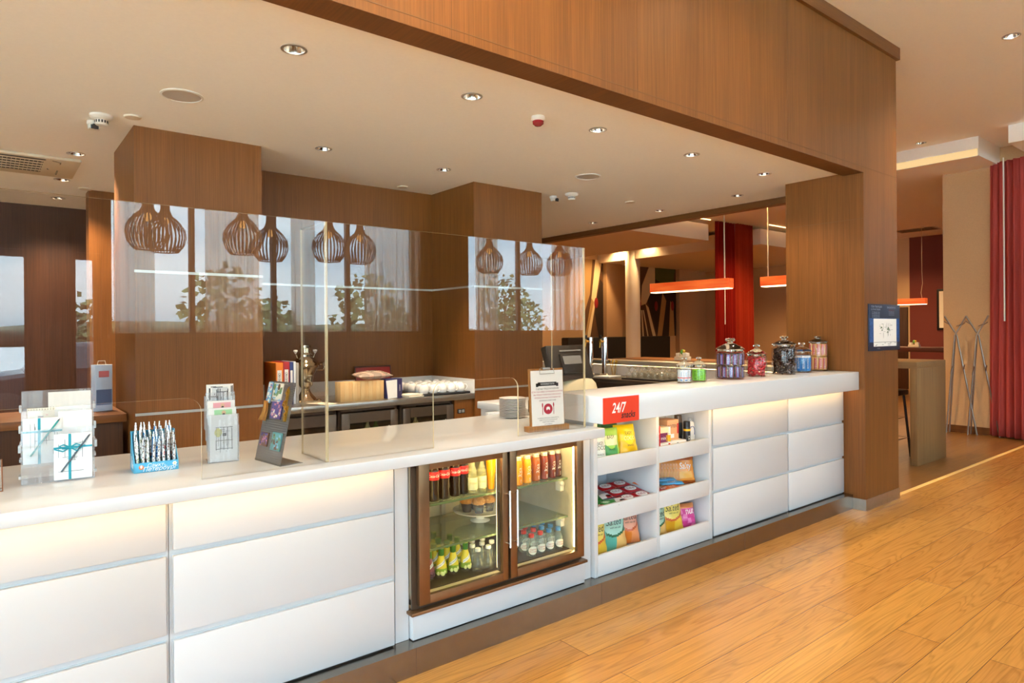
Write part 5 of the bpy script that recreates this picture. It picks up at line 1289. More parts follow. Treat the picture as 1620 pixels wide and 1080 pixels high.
# cups on a black tray
tr = MB().box(2.735, 3.205, 4.57, 5.12, ZB + .001, ZB + .016, bev=.004).build('serving_tray', BLACK); tag(tr, 'black tray under the upturned white cups on the back counter', 'tray')
cup0 = None
for r in range(5):
    for c in range(5):
        x = 2.79 + c * .088 + (.02 if r % 2 else 0) ; y = 4.64 + r * .093
        if x > 3.17 or c > 4: continue
        lab = 'white cup upside down on the black tray, %s row, %s from the navy box' % (('front', 'second', 'third', 'fourth', 'back')[r], ORD[c])
        if cup0 is None:
            cup0 = t = thing('tea_cup', lab, 'cup', (0, 0, 0), 0, 'upturned cups on the back counter')
            k = MB(); k.lathe([(.036, 0), (.038, .003), (.0425, .025), (.040, .05), (.03, .066), (.021, .071), (.021, .078), (.019, .078), (.018, .072), (.001, .072)], 28); k.build('bowl', PORC, t)
            k = MB(); k.tube([(.036, 0, .058), (.055, 0, .056), (.064, 0, .038), (.055, 0, .016), (.04, 0, .012)], .0045, 8); k.build('handle', PORC, t)
            o = t
        else: o = dup(cup0, label=lab)
        o.location = (x, y, ZB + .0165); o.rotation_euler = (0, 0, -.5 + random.Random(r * 9 + c).uniform(-.25, .25))
# gift bag at the far side of the first column
gb = thing('gift_bag', 'pale blue printed gift bag standing behind the first wood column', 'bag', (.60, 5.05, .95), .2)
k = MB(); k.box(-.05, .05, -.04, .04, 0, .30, bev=.002); k.build('bag', mat('bag_pale_blue', 'c3cfe0', .5), gb)
k = MB(); k.box(-.045, .045, -.0412, -.0402, .04, .14, 0); k.box(-.03, .03, -.0412, -.0402, .22, .26, 1); k.build('print', [mat('print_dusk', '5a6a8a', .6), mat('print_coral', 'c46a6a', .6)], gb, smooth=0)
k = MB(); k.tube([(-.025, 0, .30), (-.02, 0, .325), (.02, 0, .325), (.025, 0, .30)], .002, 6); k.build('handle', PAPERC, gb)
tag(MB().box(-.2, .70, 4.75, 5.35, .90, .95, bev=.004).build('side_table_top', veneer('side_timber', '7a4a24', '5e3618', axis='x')), 'dark wood side counter behind the first column carrying the gift bag', 'worktop')
k = MB(); k.box(-.18, .68, 4.78, 5.33, 0, .90); tag(k.build('side_cabinet', DARKOAK), 'dark wood cabinet under the side counter', 'cabinet')

# ---------------------------------------------------------------- cash register on the return
rg = thing('cash_register', 'dark touch-screen cash register seen from behind, on the return worktop', 'cash register', (3.30, 3.50, .955), .12)
k = MB(); k.lathe([(.20, 0), (.20, .05), (.185, .10), (.14, .145), (.08, .165), (.001, .17)], 36, fn=lambda v: (v.x * 1.15 + .10, v.y * .62, v.z)); k.build('base', mat('cream_plastic', 'd9cba8', .4), rg)
k = MB(); k.box(-.09, .09, -.03, .03, .09, .26, bev=.015, M=RX(-.25)); k.build('neck', mat('silver_plastic', 'b9b2a6', .35, .3), rg)
k = MB(); L = T(0, -.02, .26) @ RX(-.32); k.box(-.225, .225, -.03, .03, -.13, .13, bev=.012, M=L); k.box(-.12, .12, -.05, -.03, -.09, .06, bev=.008, M=L); k.build('display_housing', mat('register_dark', '2a2622', .4), rg)
k = MB(); k.box(-.12, .12, -.052, -.0505, .075, .085, M=L); k.box(-.1, .1, -.0515, -.05, -.02, .04, M=L); k.build('badge_plate', GREYP, rg)

# ---------------------------------------------------------------- bar counter along the partition
wk = tag(MB().box(5.29, 5.9, 2.995, 7.6, .885, .92, bev=.003).build('bar_worktop', mat('dark_worktop', '4a4038', .3, .3)), 'dark worktop along the partition carrying beer taps and glasses', 'worktop')
k = MB(); k.box(5.33, 5.88, 3.0, 7.58, 0, .885); tag(k.build('bar_cabinet', DST), 'dark steel cabinet below the bar worktop', 'cabinet')
lg = tag(MB().box(5.75, 5.995, 2.995, 7.6, 1.05, 1.10, bev=.002).build('bar_ledge', mat('ledge_steel', 'c9bda6', .3, .6)), 'pale metal ledge running along the top of the bar partition', 'ledge')
k = MB(); k.box(5.765, 5.775, 3.0, 7.58, 1.044, 1.05); k.build('light_strip', emit('ledge_led', 'ffd9a0', 7), lg)
def tap(label, x, y):
    t = thing('beer_tap', label, 'beer tap', (x, y, .92), 0, 'beer taps'); 
    k = MB(); k.lathe([(.06, 0), (.06, .012), (.045, .02), (.038, .025), (.036, .43), (.034, .448), (.001, .452)], 28); k.build('column', CHROME, t)
    k = MB(); k.cyl((0, 0, .40), (-.11, -.03, .40), .016, n=12); k.cyl((-.10, -.027, .40), (-.115, -.03, .33), .009, .007, n=10); k.cyl((-.10, -.027, .40), (-.095, -.026, .43), .008, n=8); k.build('spout', GOLD, t)
    k = MB(); k.box(-.115, -.085, -.037, -.017, .43, .475, bev=.004); k.build('lever', BLACK, t)
tap('polished beer tap column with brass spout, nearer the candy jars', 5.70, 5.376); tap('polished beer tap column with brass spout, behind the cash register', 5.61, 5.525)
sj = thing('spoon_jar', 'glass jar of golden spoons beside the beer tap', 'jar', (5.68, 5.22, .92))
k = MB(); k.lathe([(.03, 0), (.042, .004), (.046, .1), (.044, .1), (.04, .008), (.001, .006)], 24, cap=False); k.build('glass', JGL, sj)
for i in range(7):
    a = i * .9; t = thing('spoon', 'golden spoon standing in the glass jar beside the beer tap', 'spoon', (5.68 + .015 * math.cos(a), 5.22 + .015 * math.sin(a), .93), a, 'spoons in the glass jar')
    k = MB(); k.tube([(0, 0, 0), (.012, 0, .08), (.025, 0, .14)], .0025, 6); k.ball((.029, 0, .158), (.005, .012, .02), 10, 8); k.build('spoon', GOLD, t)
tag(MB().box(5.40, 5.80, 4.30, 4.85, .9205, .934, bev=.004).build('glass_tray', BLACK), 'black tray of upturned glasses on the bar worktop', 'tray')
g0 = None
for r in range(4):
    for c in range(6):
        lab = 'clear drinking glass upturned on the bar tray, %s row, %s from the taps' % (('front', 'second', 'third', 'back')[r], ORD[5 - c])
        if g0 is None:
            g0 = t = thing('drinking_glass', lab, 'glass', (0, 0, 0), 0, 'upturned glasses on the bar tray')
            k = MB(); k.lathe([(.036, 0), (.038, .03), (.034, .06), (.008, .075), (.006, .095), (.03, .115), (.031, .118), (.001, .119)], 22, cap=False); k.build('glass', clear('glass_tumbler', (.95, .94, .9), 1.5, body=.12, bodycol='d8ccb4'), t); o = t
        else: o = dup(g0, label=lab)
        o.location = (5.455 + r * .09, 4.345 + c * .088, .9345)
g1 = None
for i in range(4):
    o = dup(g0, label='clear drinking glass upturned on the bar worktop behind the green packets, %s from the tray' % ORD[i]); o.location = (5.52 + (i % 2) * .1, 4.12 - (i // 2) * .1 - (i % 2) * .03, .9205)
for i, (x, y, a) in enumerate([(5.55, 5.02, .3), (5.62, 4.98, .5), (5.7, 4.95, .2)]):
    t = tag(MB().box(-.10, .10, -.012, .012, 0, .006, bev=.002).build('table_knife', STEEL, None, (x, y, .921 + i * .001), a), 'steel knife lying on the bar worktop, %s from the spoon jar' % ORD[2 - i], 'knife', 'knives on the bar')
tag(MB().box(-.13, .13, -.10, .10, 0, .012, bev=.003).build('folded_napkins', PAPER, None, (5.56, 5.2, .9205), .2), 'folded white napkins lying between the taps and the glasses', 'napkins')
# ================================================================ CEILING FITTINGS
ZL = 2.71
def spk(label, x, y, r):
    t = thing('ceiling_speaker', label, 'speaker', (x, y, ZL), 0, 'round ceiling speakers')
    k = MB(); k.lathe([(r, 0), (r, -.004), (r * .9, -.007), (r * .88, -.003)], 40, cap=False); k.build('rim', WPLASTIC, t)
    k = MB(); k.lathe([(r * .89, -.004), (.001, -.005)], 40, cap=False); k.build('grille', mat('speaker_mesh', 'b5aca2', .6), t)
spk('large round ceiling speaker between the counter lights and the first column', .826, 3.812, .105); spk('round ceiling speaker before the far column, beside the smoke detector', 3.865, 3.818, .105)
for lab, x, y, r in (('small round cover plate on the ceiling next to the first column', .68, 4.351, .045), ('small round sprinkler cover at the back wall edge of the ceiling', 2.842, 5.052, .045), ('small round cover plate over the bar worktop', 4.958, 4.321, .05), ('small dark cover plate near the rear wall behind the first column', .692, 6.751, .05)):
    k = MB(); k.lathe([(r, 0), (r, -.006), (r * .92, -.01), (.001, -.011)], 28); tag(k.build('cover_plate', mat('plate_beige', 'd9c9b2', .5), None, (x, y, ZL)), lab, 'cover plate', 'ceiling cover plates')
def smoke(label, x, y, s=1.):
    t = thing('smoke_detector', label, 'smoke detector', (x, y, ZL), 0, 'ceiling detectors')
    k = MB(); k.lathe([(.06 * s, 0), (.06 * s, -.012), (.052 * s, -.022), (.038 * s, -.028)], 32); k.build('base', WPLASTIC, t)
    k = MB(); k.lathe([(.034 * s, -.026), (.034 * s, -.05), (.028 * s, -.058), (.001, -.06)], 28); k.build('head', WPLASTIC, t)
    k = MB()
    for i in range(14): a = i * 2 * PI / 14; k.box(-.004 * s, .004 * s, .0335 * s, .035 * s, -.047, -.032, M=RZ(a))
    k.build('vents', BLACK, t)
def dome(label, x, y):
    t = thing('security_camera', label, 'security camera', (x, y, ZL), 0, 'ceiling cameras')
    k = MB(); k.lathe([(.035, 0), (.036, -.02), (.026, -.034)], 24); k.build('housing', WPLASTIC, t)
    k = MB(); k.box(-.03, .03, -.05, .01, -.052, -.022, bev=.008); k.build('arm', WPLASTIC, t); k = MB(); k.cyl((0, -.048, -.038), (0, -.058, -.042), .016, n=16); k.box(-.02, .02, -.054, -.046, -.055, -.03, bev=.003); k.build('lens', BLACK, t)
smoke('white smoke detector beside the first wood column', .535, 4.44); dome('small white ceiling camera with black lens under the smoke detector by the first column', .515, 4.60)
smoke('white smoke detector before the far wood column', 4.23, 4.39); dome('small white ceiling camera next to the far wood column', 4.175, 4.58)
t = thing('fire_alarm', 'white ceiling fire sounder with red lens between the front downlights', 'fire alarm', (2.555, 2.93, ZL))
k = MB(); k.lathe([(.04, 0), (.042, -.018), (.036, -.026)], 30); k.build('base', WPLASTIC, t); k = MB(); k.lathe([(.033, -.025), (.032, -.042), (.018, -.054), (.001, -.056)], 28); k.build('lens', mat('alarm_red', '8e1420', .2), t)
# cassette air conditioner
ac = thing('air_conditioner', 'cassette air conditioner set in the ceiling behind the first column', 'air conditioner', (-.02, 5.98, ZL))
x0, x1, y0, y1 = -.62, .58, -.32, .32
k = MB(); k.box(x0, x1, y0, y1, -.022, 0, bev=.008); k.build('panel', mat('ac_beige', 'd2c4ac', .5), ac)
k = MB(); k.box(-.5, .37, y0 + .035, y0 + .065, -.0235, -.021); k.build('air_slot', BLACK, ac)
k = MB()
for i in range(5): k.box(-.5, .36, y0 + .10 + i * .085, y0 + .155 + i * .085, -.0232, -.021, 0)
k.build('intake_slots', mat('ac_dark', '3a3630', .6), ac)
k = MB()
for i in range(35): k.box(-.5 + i * .025, -.496 + i * .025, y0 + .09, y0 + .52, -.0255, -.023)
for i in range(5): k.box(-.5, .36, y0 + .09 + i * .085, y0 + .10 + i * .085, -.0258, -.0232)
k.build('grille', mat('ac_beige', 'd2c4ac', .5), ac)
k = MB(); k.tube([(.41, y0 + .05, -.023), (.46, y0 + .07, -.026), (.46, y0 + .12, -.026)], .004, 6); k.tube([(.46, .05, -.023), (.46, .18, -.026)], .006, 6); k.ball((.40, .02, -.023), .008, 10, 6); k.build('louvre_lever', mat('ac_taupe', '8a7d68', .6), ac)  # levers in one plain taupe colour
# floor plan notice on the pillar
fp = thing('floor_plan_notice', 'dark blue notice board with evacuation plan on the wood pillar', 'notice', (5.82, 2.339, 1.457))
NB = mat('notice_navy', '18223c', .4); NBL = mat('notice_blue', '2f5590', .45)
k = MB(); k.box(-.30, .30, -.008, 0, -.19, .19, bev=.001); k.build('board', NB, fp)
k = MB(); k.box(-.285, .285, -.0088, -.008, -.12, .075); k.build('side_pattern', mat('notice_pattern', '2f5590', .45, noise=.4, nscale=60), fp)
k = MB(); k.box(-.215, .225, -.0096, -.0088, -.155, .072); k.build('plan_sheet', PAPER, fp)
k = MB(); q = random.Random(3)
for i in range(30):
    x = q.uniform(-.10, .13); z = q.uniform(-.07, .03); w_, h_ = (q.uniform(.01, .06), .0016) if i % 2 else (.0016, q.uniform(.01, .05)); k.box(x - w_ / 2, x + w_ / 2, -.0101, -.0096, z - h_ / 2, z + h_ / 2)
for i in range(10): x = q.choice((-.08, .07)) + q.uniform(-.025, .025); z = -.02 + q.uniform(-.02, .02); k.box(x - .008, x + .008, -.0101, -.0096, z - .006, z + .006, 1)
k.box(-.21, .22, -.0101, -.0096, -.122, -.119)
for i in range(12): x = q.uniform(-.2, .2); k.box(x, x + .03, -.0101, -.0096, -.15 + (i % 4) * .007, -.147 + (i % 4) * .007)
k.build('plan_lines', [INK, mat('plan_green', '5f7a5a', .7)], fp, smooth=0)
k = MB(); k.text('ПЛАН ЭВАКУАЦИИ', .024, T(-.155, -.0085, .168) @ FRONT, 0, .9); k.text('В СЛУЧАЕ ПОЖАРА', .02, T(-.17, -.0085, .145) @ FRONT, 0, .9); k.text('EVACUATION PLAN', .022, T(.13, -.0085, .165) @ FRONT, 0, .85)
for i in range(4): k.text('при обнаружении пожара', .013, T(-.17, -.0085, .125 - i * .013) @ FRONT, 0, .9); k.text('in case of fire stay calm', .013, T(.13, -.0085, .143 - i * .013) @ FRONT, 0 if i else 1, .9)
k.text('ЭТАЖ 1', .016, T(-.12, -.0085, -.172) @ FRONT, 0); k.build('lettering', [mat('notice_text', 'a8b2c8', .6), mat('notice_red', 'a03a48', .6)], fp, smooth=0)
# ================================================================ RESTAURANT BEYOND THE OPENING
GLOWV = None
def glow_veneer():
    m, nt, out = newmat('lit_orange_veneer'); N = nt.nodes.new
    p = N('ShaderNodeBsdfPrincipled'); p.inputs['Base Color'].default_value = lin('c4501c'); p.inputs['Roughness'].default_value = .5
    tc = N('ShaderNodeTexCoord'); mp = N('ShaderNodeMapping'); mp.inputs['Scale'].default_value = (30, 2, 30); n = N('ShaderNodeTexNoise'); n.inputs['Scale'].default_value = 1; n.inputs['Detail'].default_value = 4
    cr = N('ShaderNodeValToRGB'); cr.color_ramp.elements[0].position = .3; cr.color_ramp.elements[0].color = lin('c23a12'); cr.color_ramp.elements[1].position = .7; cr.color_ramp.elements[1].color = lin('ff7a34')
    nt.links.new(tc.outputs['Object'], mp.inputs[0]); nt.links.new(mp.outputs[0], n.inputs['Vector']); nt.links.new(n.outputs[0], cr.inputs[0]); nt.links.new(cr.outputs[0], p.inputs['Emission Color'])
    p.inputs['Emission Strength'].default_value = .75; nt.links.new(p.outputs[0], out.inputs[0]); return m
GV = glow_veneer(); DIFF = emit('pendant_diffuser', 'ffe2b0', 4)
CORD = mat('cord_cream', 'd8c4a0', .6)
def linear(label, x, y0, y1, zb, ztop, cords, wavy=False):
    t = thing('linear_pendant', label, 'pendant lamp', (x, (y0 + y1) / 2, zb), 0, 'orange linear pendants'); h = (y1 - y0) / 2
    k = MB(); k.box(-.07, -.062, -h, h, .012, .135, bev=.002); k.box(.062, .07, -h, h, .012, .135, bev=.002); k.box(-.07, .07, -h, -h + .008, .012, .135); k.box(-.07, .07, h - .008, h, .012, .135); k.box(-.062, .062, -h, h, .12, .128); k.build('shade', GV, t)
    k = MB(); k.box(-.06, .06, -h + .008, h - .008, .0, .012); k.build('diffuser', DIFF, t)
    for c in cords:
        k = MB(); y = c - (y0 + y1) / 2
        if wavy: k.tube([(0, y, .13), (0, y + .02, .25), (0, y - .01, .45), (0, y, .7), (0, y, ztop - zb)], .004, 6)
        else: k.cyl((0, y, .13), (0, y, ztop - zb), .007, n=8)
        k.lathe([(.05, -.02), (.05, 0)], 20, 0, T(0, y, ztop - zb)); k.build('cord', CORD, t)
    part_light('lamp', 'AREA', t, (0, 0, -.01), 14, (1, .72, .4), .1, sy=2 * h)
linear('orange veneer linear pendant over the high table, largest one through the opening', 7.5, 4.86, 6.12, 1.975, 3.6, (4.95,))
linear('orange veneer linear pendant cut by the wood pillar, seen through the opening', 8.4, 3.68, 4.94, 2.03, 3.6, (4.86,))
linear('orange veneer linear pendant with wavy cord before the dark red wall', 15.6, 5.42, 6.7, 1.95, 3.6, (5.5,), True)
TBW = veneer('table_timber', '8a5a30', '6b431f', axis='y')
def rack_cond(label, x, y, z):
    t = thing('condiment_rack', label, 'condiment rack', (x, y, z), 0, 'condiment racks')
    k = MB(); k.box(-.05, .05, -.10, .10, 0, .05, bev=.006); k.build('tray', mat('rack_cream', 'e6d6ba', .5), t)
    k = MB(); k.box(-.035, .035, -.085, -.02, .05, .10, bev=.004); k.box(-.035, .035, .03, .085, .05, .095, bev=.004); k.build('sachets', PAPERC, t)
    k = MB(); k.ball((0, .0, .11), (.03, .03, .035), 12, 8); k.ball((-.01, -.03, .12), .02, 10, 8, 1); k.build('packets', [mat('packet_green', '5f9a3c', .5), mat('packet_yellow', 'd8b83a', .5)], t)
def hightable(label, x0, x1, y0, y1, z, th, m, mw=None):
    t = thing('high_table', label, 'table', ((x0 + x1) / 2, (y0 + y1) / 2, 0)); w = (x1 - x0) / 2; h = (y1 - y0) / 2
    k = MB(); k.box(-w, w, -h, h, z - th, z, bev=.003); k.build('tabletop', m, t)
    for s in (-1, 1):
        k = MB(); k.box(-w, w, s * h - (th if s > 0 else 0), s * h + (th if s < 0 else 0), 0, z - th, bev=.003); k.build('leg', mw or m, t)
    return t
hightable('dark brown high table under the large orange pendant', 7.0, 7.7, 4.3, 6.45, 1.05, .075, TBW)
rack_cond('small cream condiment rack on the high table seen above the candy jars', 7.12, 5.33, 1.0505)
WT = veneer('waterfall_timber', '8f7048', '745738', axis='z'); WTY = veneer('waterfall_timber_top', '8f7048', '745738', axis='y')
hightable('brown high table with waterfall end panel beyond the pillar', 7.62, 8.43, 2.74, 4.25, 1.092, .07, WTY, WT)
hightable('dark high table in front of the dark red wall', 14.6, 15.4, 4.6, 6.9, 1.06, .09, mat('table_dark_red', '4e2416', .4))
rack_cond('condiment rack on the far dark table, beside the pillar edge', 14.75, 6.25, 1.0605); rack_cond('condiment rack on the far dark table, beside the beige wall', 14.75, 5.35, 1.0605)
for x, y, lab in ((7.95, 3.2, 'black bar stool tucked under the waterfall table, nearer its end panel'), (7.95, 3.85, 'black bar stool tucked under the waterfall table, farther from its end panel')):
    t = thing('bar_stool', lab, 'stool', (x, y, 0), 0, 'bar stools under the waterfall table')
    k = MB(); k.box(-.19, .19, -.19, .19, .70, .76, bev=.015); k.build('seat', mat('stool_black', '1a1412', .5), t)
    for sx_ in (-1, 1):
        for sy_ in (-1, 1): k = MB(); k.tube([(sx_ * .20, sy_ * .20, 0), (sx_ * .15, sy_ * .15, .70)], .014, 8); k.build('leg', mat('stool_leg', '2a201a', .4), t)
    for z_ in (.22, .45):
        k = MB(); q = .2 - .05 * z_ / .7
        k.tube([(-q, -q, z_), (q, -q, z_), (q, q, z_), (-q, q, z_)], .009, 8, closed=True); k.build('stretcher', mat('stool_leg', '2a201a', .4), t)
# banquette and mural
t = thing('banquette', 'long black high-backed banquette below the painted wall panels', 'banquette', (12.95, 11.44, 0))
k = MB(); k.box(-1.95, 1.95, .12, .38, .3, 1.28, bev=.03); k.build('back', mat('banquette_black', '120d0b', .6), t); k = MB(); k.box(-1.95, 1.95, -.35, .15, 0, .46, bev=.03); k.build('seat', mat('banquette_black', '120d0b', .6), t)
MU = [mat('mural_brown', '5a3a1e', .7), mat('mural_cream', 'e6cf9e', .7), mat('mural_tan', 'b08a52', .7), mat('mural_dark', '2c1c10', .7), mat('mural_red', '8e1c1c', .6), mat('mural_green', '4f5a24', .7)]
def mural(label, x0, x1, polys, knobs):
    t = thing('mural_panel', label, 'mural', (x0, 12.0, 1.28)); W = x1 - x0; H = 2.0
    k = MB(); k.box(0, W, -.03, 0, 0, H, 0)
    for i, (mi, pts) in enumerate(polys): k.prism([(min(1, max(0, a)) * W, min(1, max(0, b)) * H) for a, b in pts], .0301 + i * .0012, .0311 + i * .0012, mi, FRONT)
    for a, b in knobs: k.ball((a * W, -.04, b * H), (.07, .015, .14), 14, 10, 4)
    k.build('panel', MU, t)
mural('painted wall panel with pale fan strokes beside the round column, partly behind the screen', 11.95, 12.645, [(2, [(.0, 1), (0, .3), (.3, .55), (.45, 1)]), (1, [(.15, .0), (.3, 0), (.95, 1), (.6, 1)]), (3, [(.55, .3), (.75, .0), (1, 0), (1, .7), (.85, .75)]), (2, [(.02, 0), (.12, 0), (.5, .45), (.38, .5)])], [(.62, .44)])
mural('painted wall panel with cream strokes and red knobs under the orange pendant', 13.99, 15.69, [(3, [(.2, .6), (.5, 0), (1, 0), (1, .7), (.5, .9)]), (1, [(.08, .42), (.12, .7), (.32, 1), (.45, 1), (.45, .75), (.22, .45)]), (5, [(.46, 1), (.46, .8), (.9, .65), (.98, .95), (.9, 1)]), (2, [(.5, .0), (.62, 0), (.74, .5), (.64, .62)]), (1, [(.2, .45), (.28, .4), (.46, 0), (.38, 0)]), (2, [(.0, 0), (.06, 0), (.08, .38), (.03, .38)]), (1, [(.12, 0), (.16, 0), (.12, .36), (.09, .36)]), (1, [(.24, 0), (.27, 0), (.16, .36), (.13, .36)]), (2, [(.8, .0), (.95, 0), (.92, .45), (.84, .5)])], [(.05, .44), (.47, .42), (.9, .43)])
# curtains
def drape(name, label, p0, p1, z0, z1, folds, amp, m, group=None, bind='curtain', tail=0.):
    p0 = Vector(p0); p1 = Vector(p1); d = (p1 - p0); n = Vector((-d.y, d.x)).normalized()
    q = random.Random(len(label)); ph = [q.uniform(0, 6) for _ in range(3)]
    def f(u, v):
        s = math.sin(2 * PI * folds * u + .5 * math.sin(5 * u + ph[0]) + .25 * (1 - v)) + .35 * math.sin(2 * PI * folds * 2.3 * u + ph[1] + v)
        a = amp * (.6 + .4 * (1 - v)); p = p0 + d * (u + tail * (1 - v) * (u - .5)) + n * s * a
        return (p.x, p.y, z0 + (z1 - z0) * v)
    k = MB(); k.grid(f, int(folds * 14), 16); o = k.build(name, m, smooth=180)
    md = o.modifiers.new('thick', 'SOLIDIFY'); md.thickness = .003
    return tag(o, label, bind, group)
def cloth(name, col, tr=.35):
    m, nt, out = newmat(name); N = nt.nodes.new
    d = N('ShaderNodeBsdfDiffuse'); d.inputs[0].default_value = lin(col); t2 = N('ShaderNodeBsdfTranslucent'); t2.inputs[0].default_value = lin(col); mx = N('ShaderNodeMixShader'); mx.inputs[0].default_value = tr
    nt.links.new(d.outputs[0], mx.inputs[1]); nt.links.new(t2.outputs[0], mx.inputs[2]); nt.links.new(mx.outputs[0], out.inputs[0]); return m
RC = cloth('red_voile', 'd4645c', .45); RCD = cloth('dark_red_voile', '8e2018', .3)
drape('red_curtain', 'red floor-length curtain beside the coat racks at the hall end', (10.46, 2.86), (10.28, 2.30), .02, 3.62, 7, .045, RC, 'red curtains', tail=.12)
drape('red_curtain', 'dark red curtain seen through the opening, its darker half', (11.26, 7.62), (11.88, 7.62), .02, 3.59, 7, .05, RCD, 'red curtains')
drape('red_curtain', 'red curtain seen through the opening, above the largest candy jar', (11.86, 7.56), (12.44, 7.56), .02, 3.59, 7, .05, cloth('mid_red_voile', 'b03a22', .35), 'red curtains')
for lab, x, y, z0, z1 in (('white pull rod hanging beside the red curtain at the hall end', 10.19, 2.645, 1.53, 3.62), ('pale pull rod hanging at the edge of the dark red curtain', 11.3, 7.45, 1.55, 3.59)):
    k = MB(); k.cyl((x, y, z0), (x, y, z1), .009, n=10); tag(k.build('curtain_rod', WPLASTIC), lab, 'curtain rod', 'curtain pull rods')
# coat racks
BST = mat('dull_steel', '9a8f84', .35, .85)
def coat(label, y0, dx):
    t = thing('coat_rack', label, 'coat rack', (10.40, y0, 0), 0, 'branch coat racks')
    def pole(pts, nm='pole'): k = MB(); k.tube(pts, .011, 8); k.build(nm, BST, t)
    pole([(.02, -.125, 1.61), (.0, .005, 1.345), (-.02, .11, .0)])
    pole([(.0, .125, 1.61), (.03, -.01, 1.345), (.06, -.23, .0)])
    pole([(.06, .02, 1.30), (.10, .11, .0)])
    for a in ([(.0, .075, 1.50), (-.03, .125, 1.46 + .08)], [(.0, -.075, 1.50), (-.02, -.02, 1.47)], [(.0, -.08, 1.49), (-.04, -.13, 1.52)], [(.03, -.085, .88), (-.03, -.12, .95)], [(.0, .06, .82), (-.05, .02, .93)]):
        k = MB(); k.tube(a, .007, 6); k.build('branch', BST, t)
coat('steel branch-like coat rack against the beige wall, beside the waterfall table', 3.262, 0); coat('steel branch-like coat rack against the beige wall, beside the red curtain', 3.008, 0)
# far wall things
t = thing('framed_picture', 'framed picture with pale mat on the dark red wall', 'picture', (17.19, 5.45, 1.87))
k = MB(); k.box(-.02, .0, -.30, .30, -.47, .47, bev=.004); k.build('frame', BLACK, t); k = MB(); k.box(-.024, -.019, -.25, .25, -.42, .42); k.build('mat_board', PAPERC, t); k = MB(); k.box(-.027, -.023, -.16, .16, -.3, .3); k.build('print', mat('print_dim', '6a5a5a', .7), t)
k = MB(); k.box(17.12, 17.19, 6.36, 7.3, 0, 1.95, bev=.004); tag(k.build('wood_panel', DARKOAK), 'dark wooden panel standing against the far beige wall', 'panel')
t = thing('ceiling_vent', 'slotted ceiling vent before the dark red wall', 'vent', (15.9, 5.7, 3.6)); k = MB(); k.box(-.25, .25, -.4, .4, -.015, 0, bev=.003); k.build('frame', mat('vent_beige', 'b59a78', .5), t); k = MB()
for i in range(6): k.box(-.22 + i * .075, -.18 + i * .075, -.36, .36, -.018, -.014)
k.build('slots', mat('vent_dark', '5a4632', .6), t)
# ================================================================ STREET SIDE (mirrored in the clear screens)
SLATM = veneer('slat_timber', '8a6038', '6d4826', axis='z')
def onion():
    t = thing('slatted_pendant', '', 'pendant lamp')
    prof = [(.045, .62), (.047, .5), (.075, .43), (.15, .36), (.21, .27), (.225, .18), (.20, .08), (.14, 0)]
    for i in range(30):
        a = 2 * PI * i / 30; k = MB()
        for (r0, z0), (r1, z1) in zip(prof, prof[1:]):
            vs = []
            for r, z in ((r0, z0), (r1, z1)):
                for s, dr in ((-1, 0), (1, 0), (1, .004), (-1, .004)): vs.append((r + dr, s * min(.0085, r * .1), z))
            k.add(vs, [(0, 1, 5, 4), (1, 2, 6, 5), (2, 3, 7, 6), (3, 0, 4, 7)])
        k.v = [RZ(a) @ v for v in k.v]
        if i == 0: b = k
        else: b.add(k.v, k.f)
    b.build('slats', SLATM, t, smooth=0)
    k = MB(); k.lathe([(.138, 0), (.146, 0), (.146, .012), (.138, .012), (.138, 0)], 32, cap=False); k.lathe([(.04, .5), (.05, .5), (.05, .625), (.001, .63)], 24); k.build('rings', SLATM, t)
    k = MB(); k.ball((0, 0, .36), (.04, .04, .05), 16, 10); k.build('bulb', emit('pendant_bulb', 'ffc070', 6), t)
    k = MB(); k.cyl((0, 0, .62), (0, 0, 1.45), .004, n=6); k.build('cord', BLACK, t)
    return t
pw = None
for i, (x, y, z) in enumerate([(6.46, -3.69, 2.40), (7.32, -3.69, 2.41), (7.75, -3.4, 2.40), (4.17, -3.69, 2.42), (3.63, -3.5, 2.40), (2.91, -3.69, 2.38), (2.45, -3.3, 2.40), (1.68, -3.69, 2.41), (1.43, -3.3, 2.39)]):
    lab = 'onion-shaped slatted wooden pendant mirrored in the clear screen, %s counted from the screen end by the register' % ORD[(2, 1, 0, 3, 4, 5, 6, 7, 8)[i]]
    lab = 'onion-shaped slatted pendant mirrored in the clear screen, %s from its register end' % ORD[(2, 1, 0, 3, 4, 5, 6, 7, 8)[i]]
    if pw is None: o = pw = onion()
    else: o = dup(pw)
    o.location = (x, y, z); o['label'] = lab; o['group'] = 'slatted pendants by the windows'
def voile(name, col, a):
    m, nt, out = newmat(name); N = nt.nodes.new
    t2 = N('ShaderNodeBsdfTranslucent'); t2.inputs[0].default_value = lin(col); tr = N('ShaderNodeBsdfTransparent'); mx = N('ShaderNodeMixShader'); mx.inputs[0].default_value = a
    nt.links.new(tr.outputs[0], mx.inputs[1]); nt.links.new(t2.outputs[0], mx.inputs[2]); nt.links.new(mx.outputs[0], out.inputs[0]); return m
VO = voile('brown_voile', 'cbb8a4', .42)
for i, (a, b, f) in enumerate([(1.25, 1.7, 4), (2.3, 3.0, 6), (3.45, 3.8, 3), (4.6, 5.6, 8), (6.7, 7.2, 4), (8.5, 9.7, 9), (9.9, 10.4, 4)]):
    drape('sheer_curtain', 'brown sheer curtain at the street window, mirrored in the screen, %s along' % ORD[i], (a, -4.42), (b, -4.42), 1.46, 3.82, f, .05, VO, 'sheer curtains at the street windows', 'curtain')
DRB = cloth('brown_heavy_drape', '5c3a22', .1)
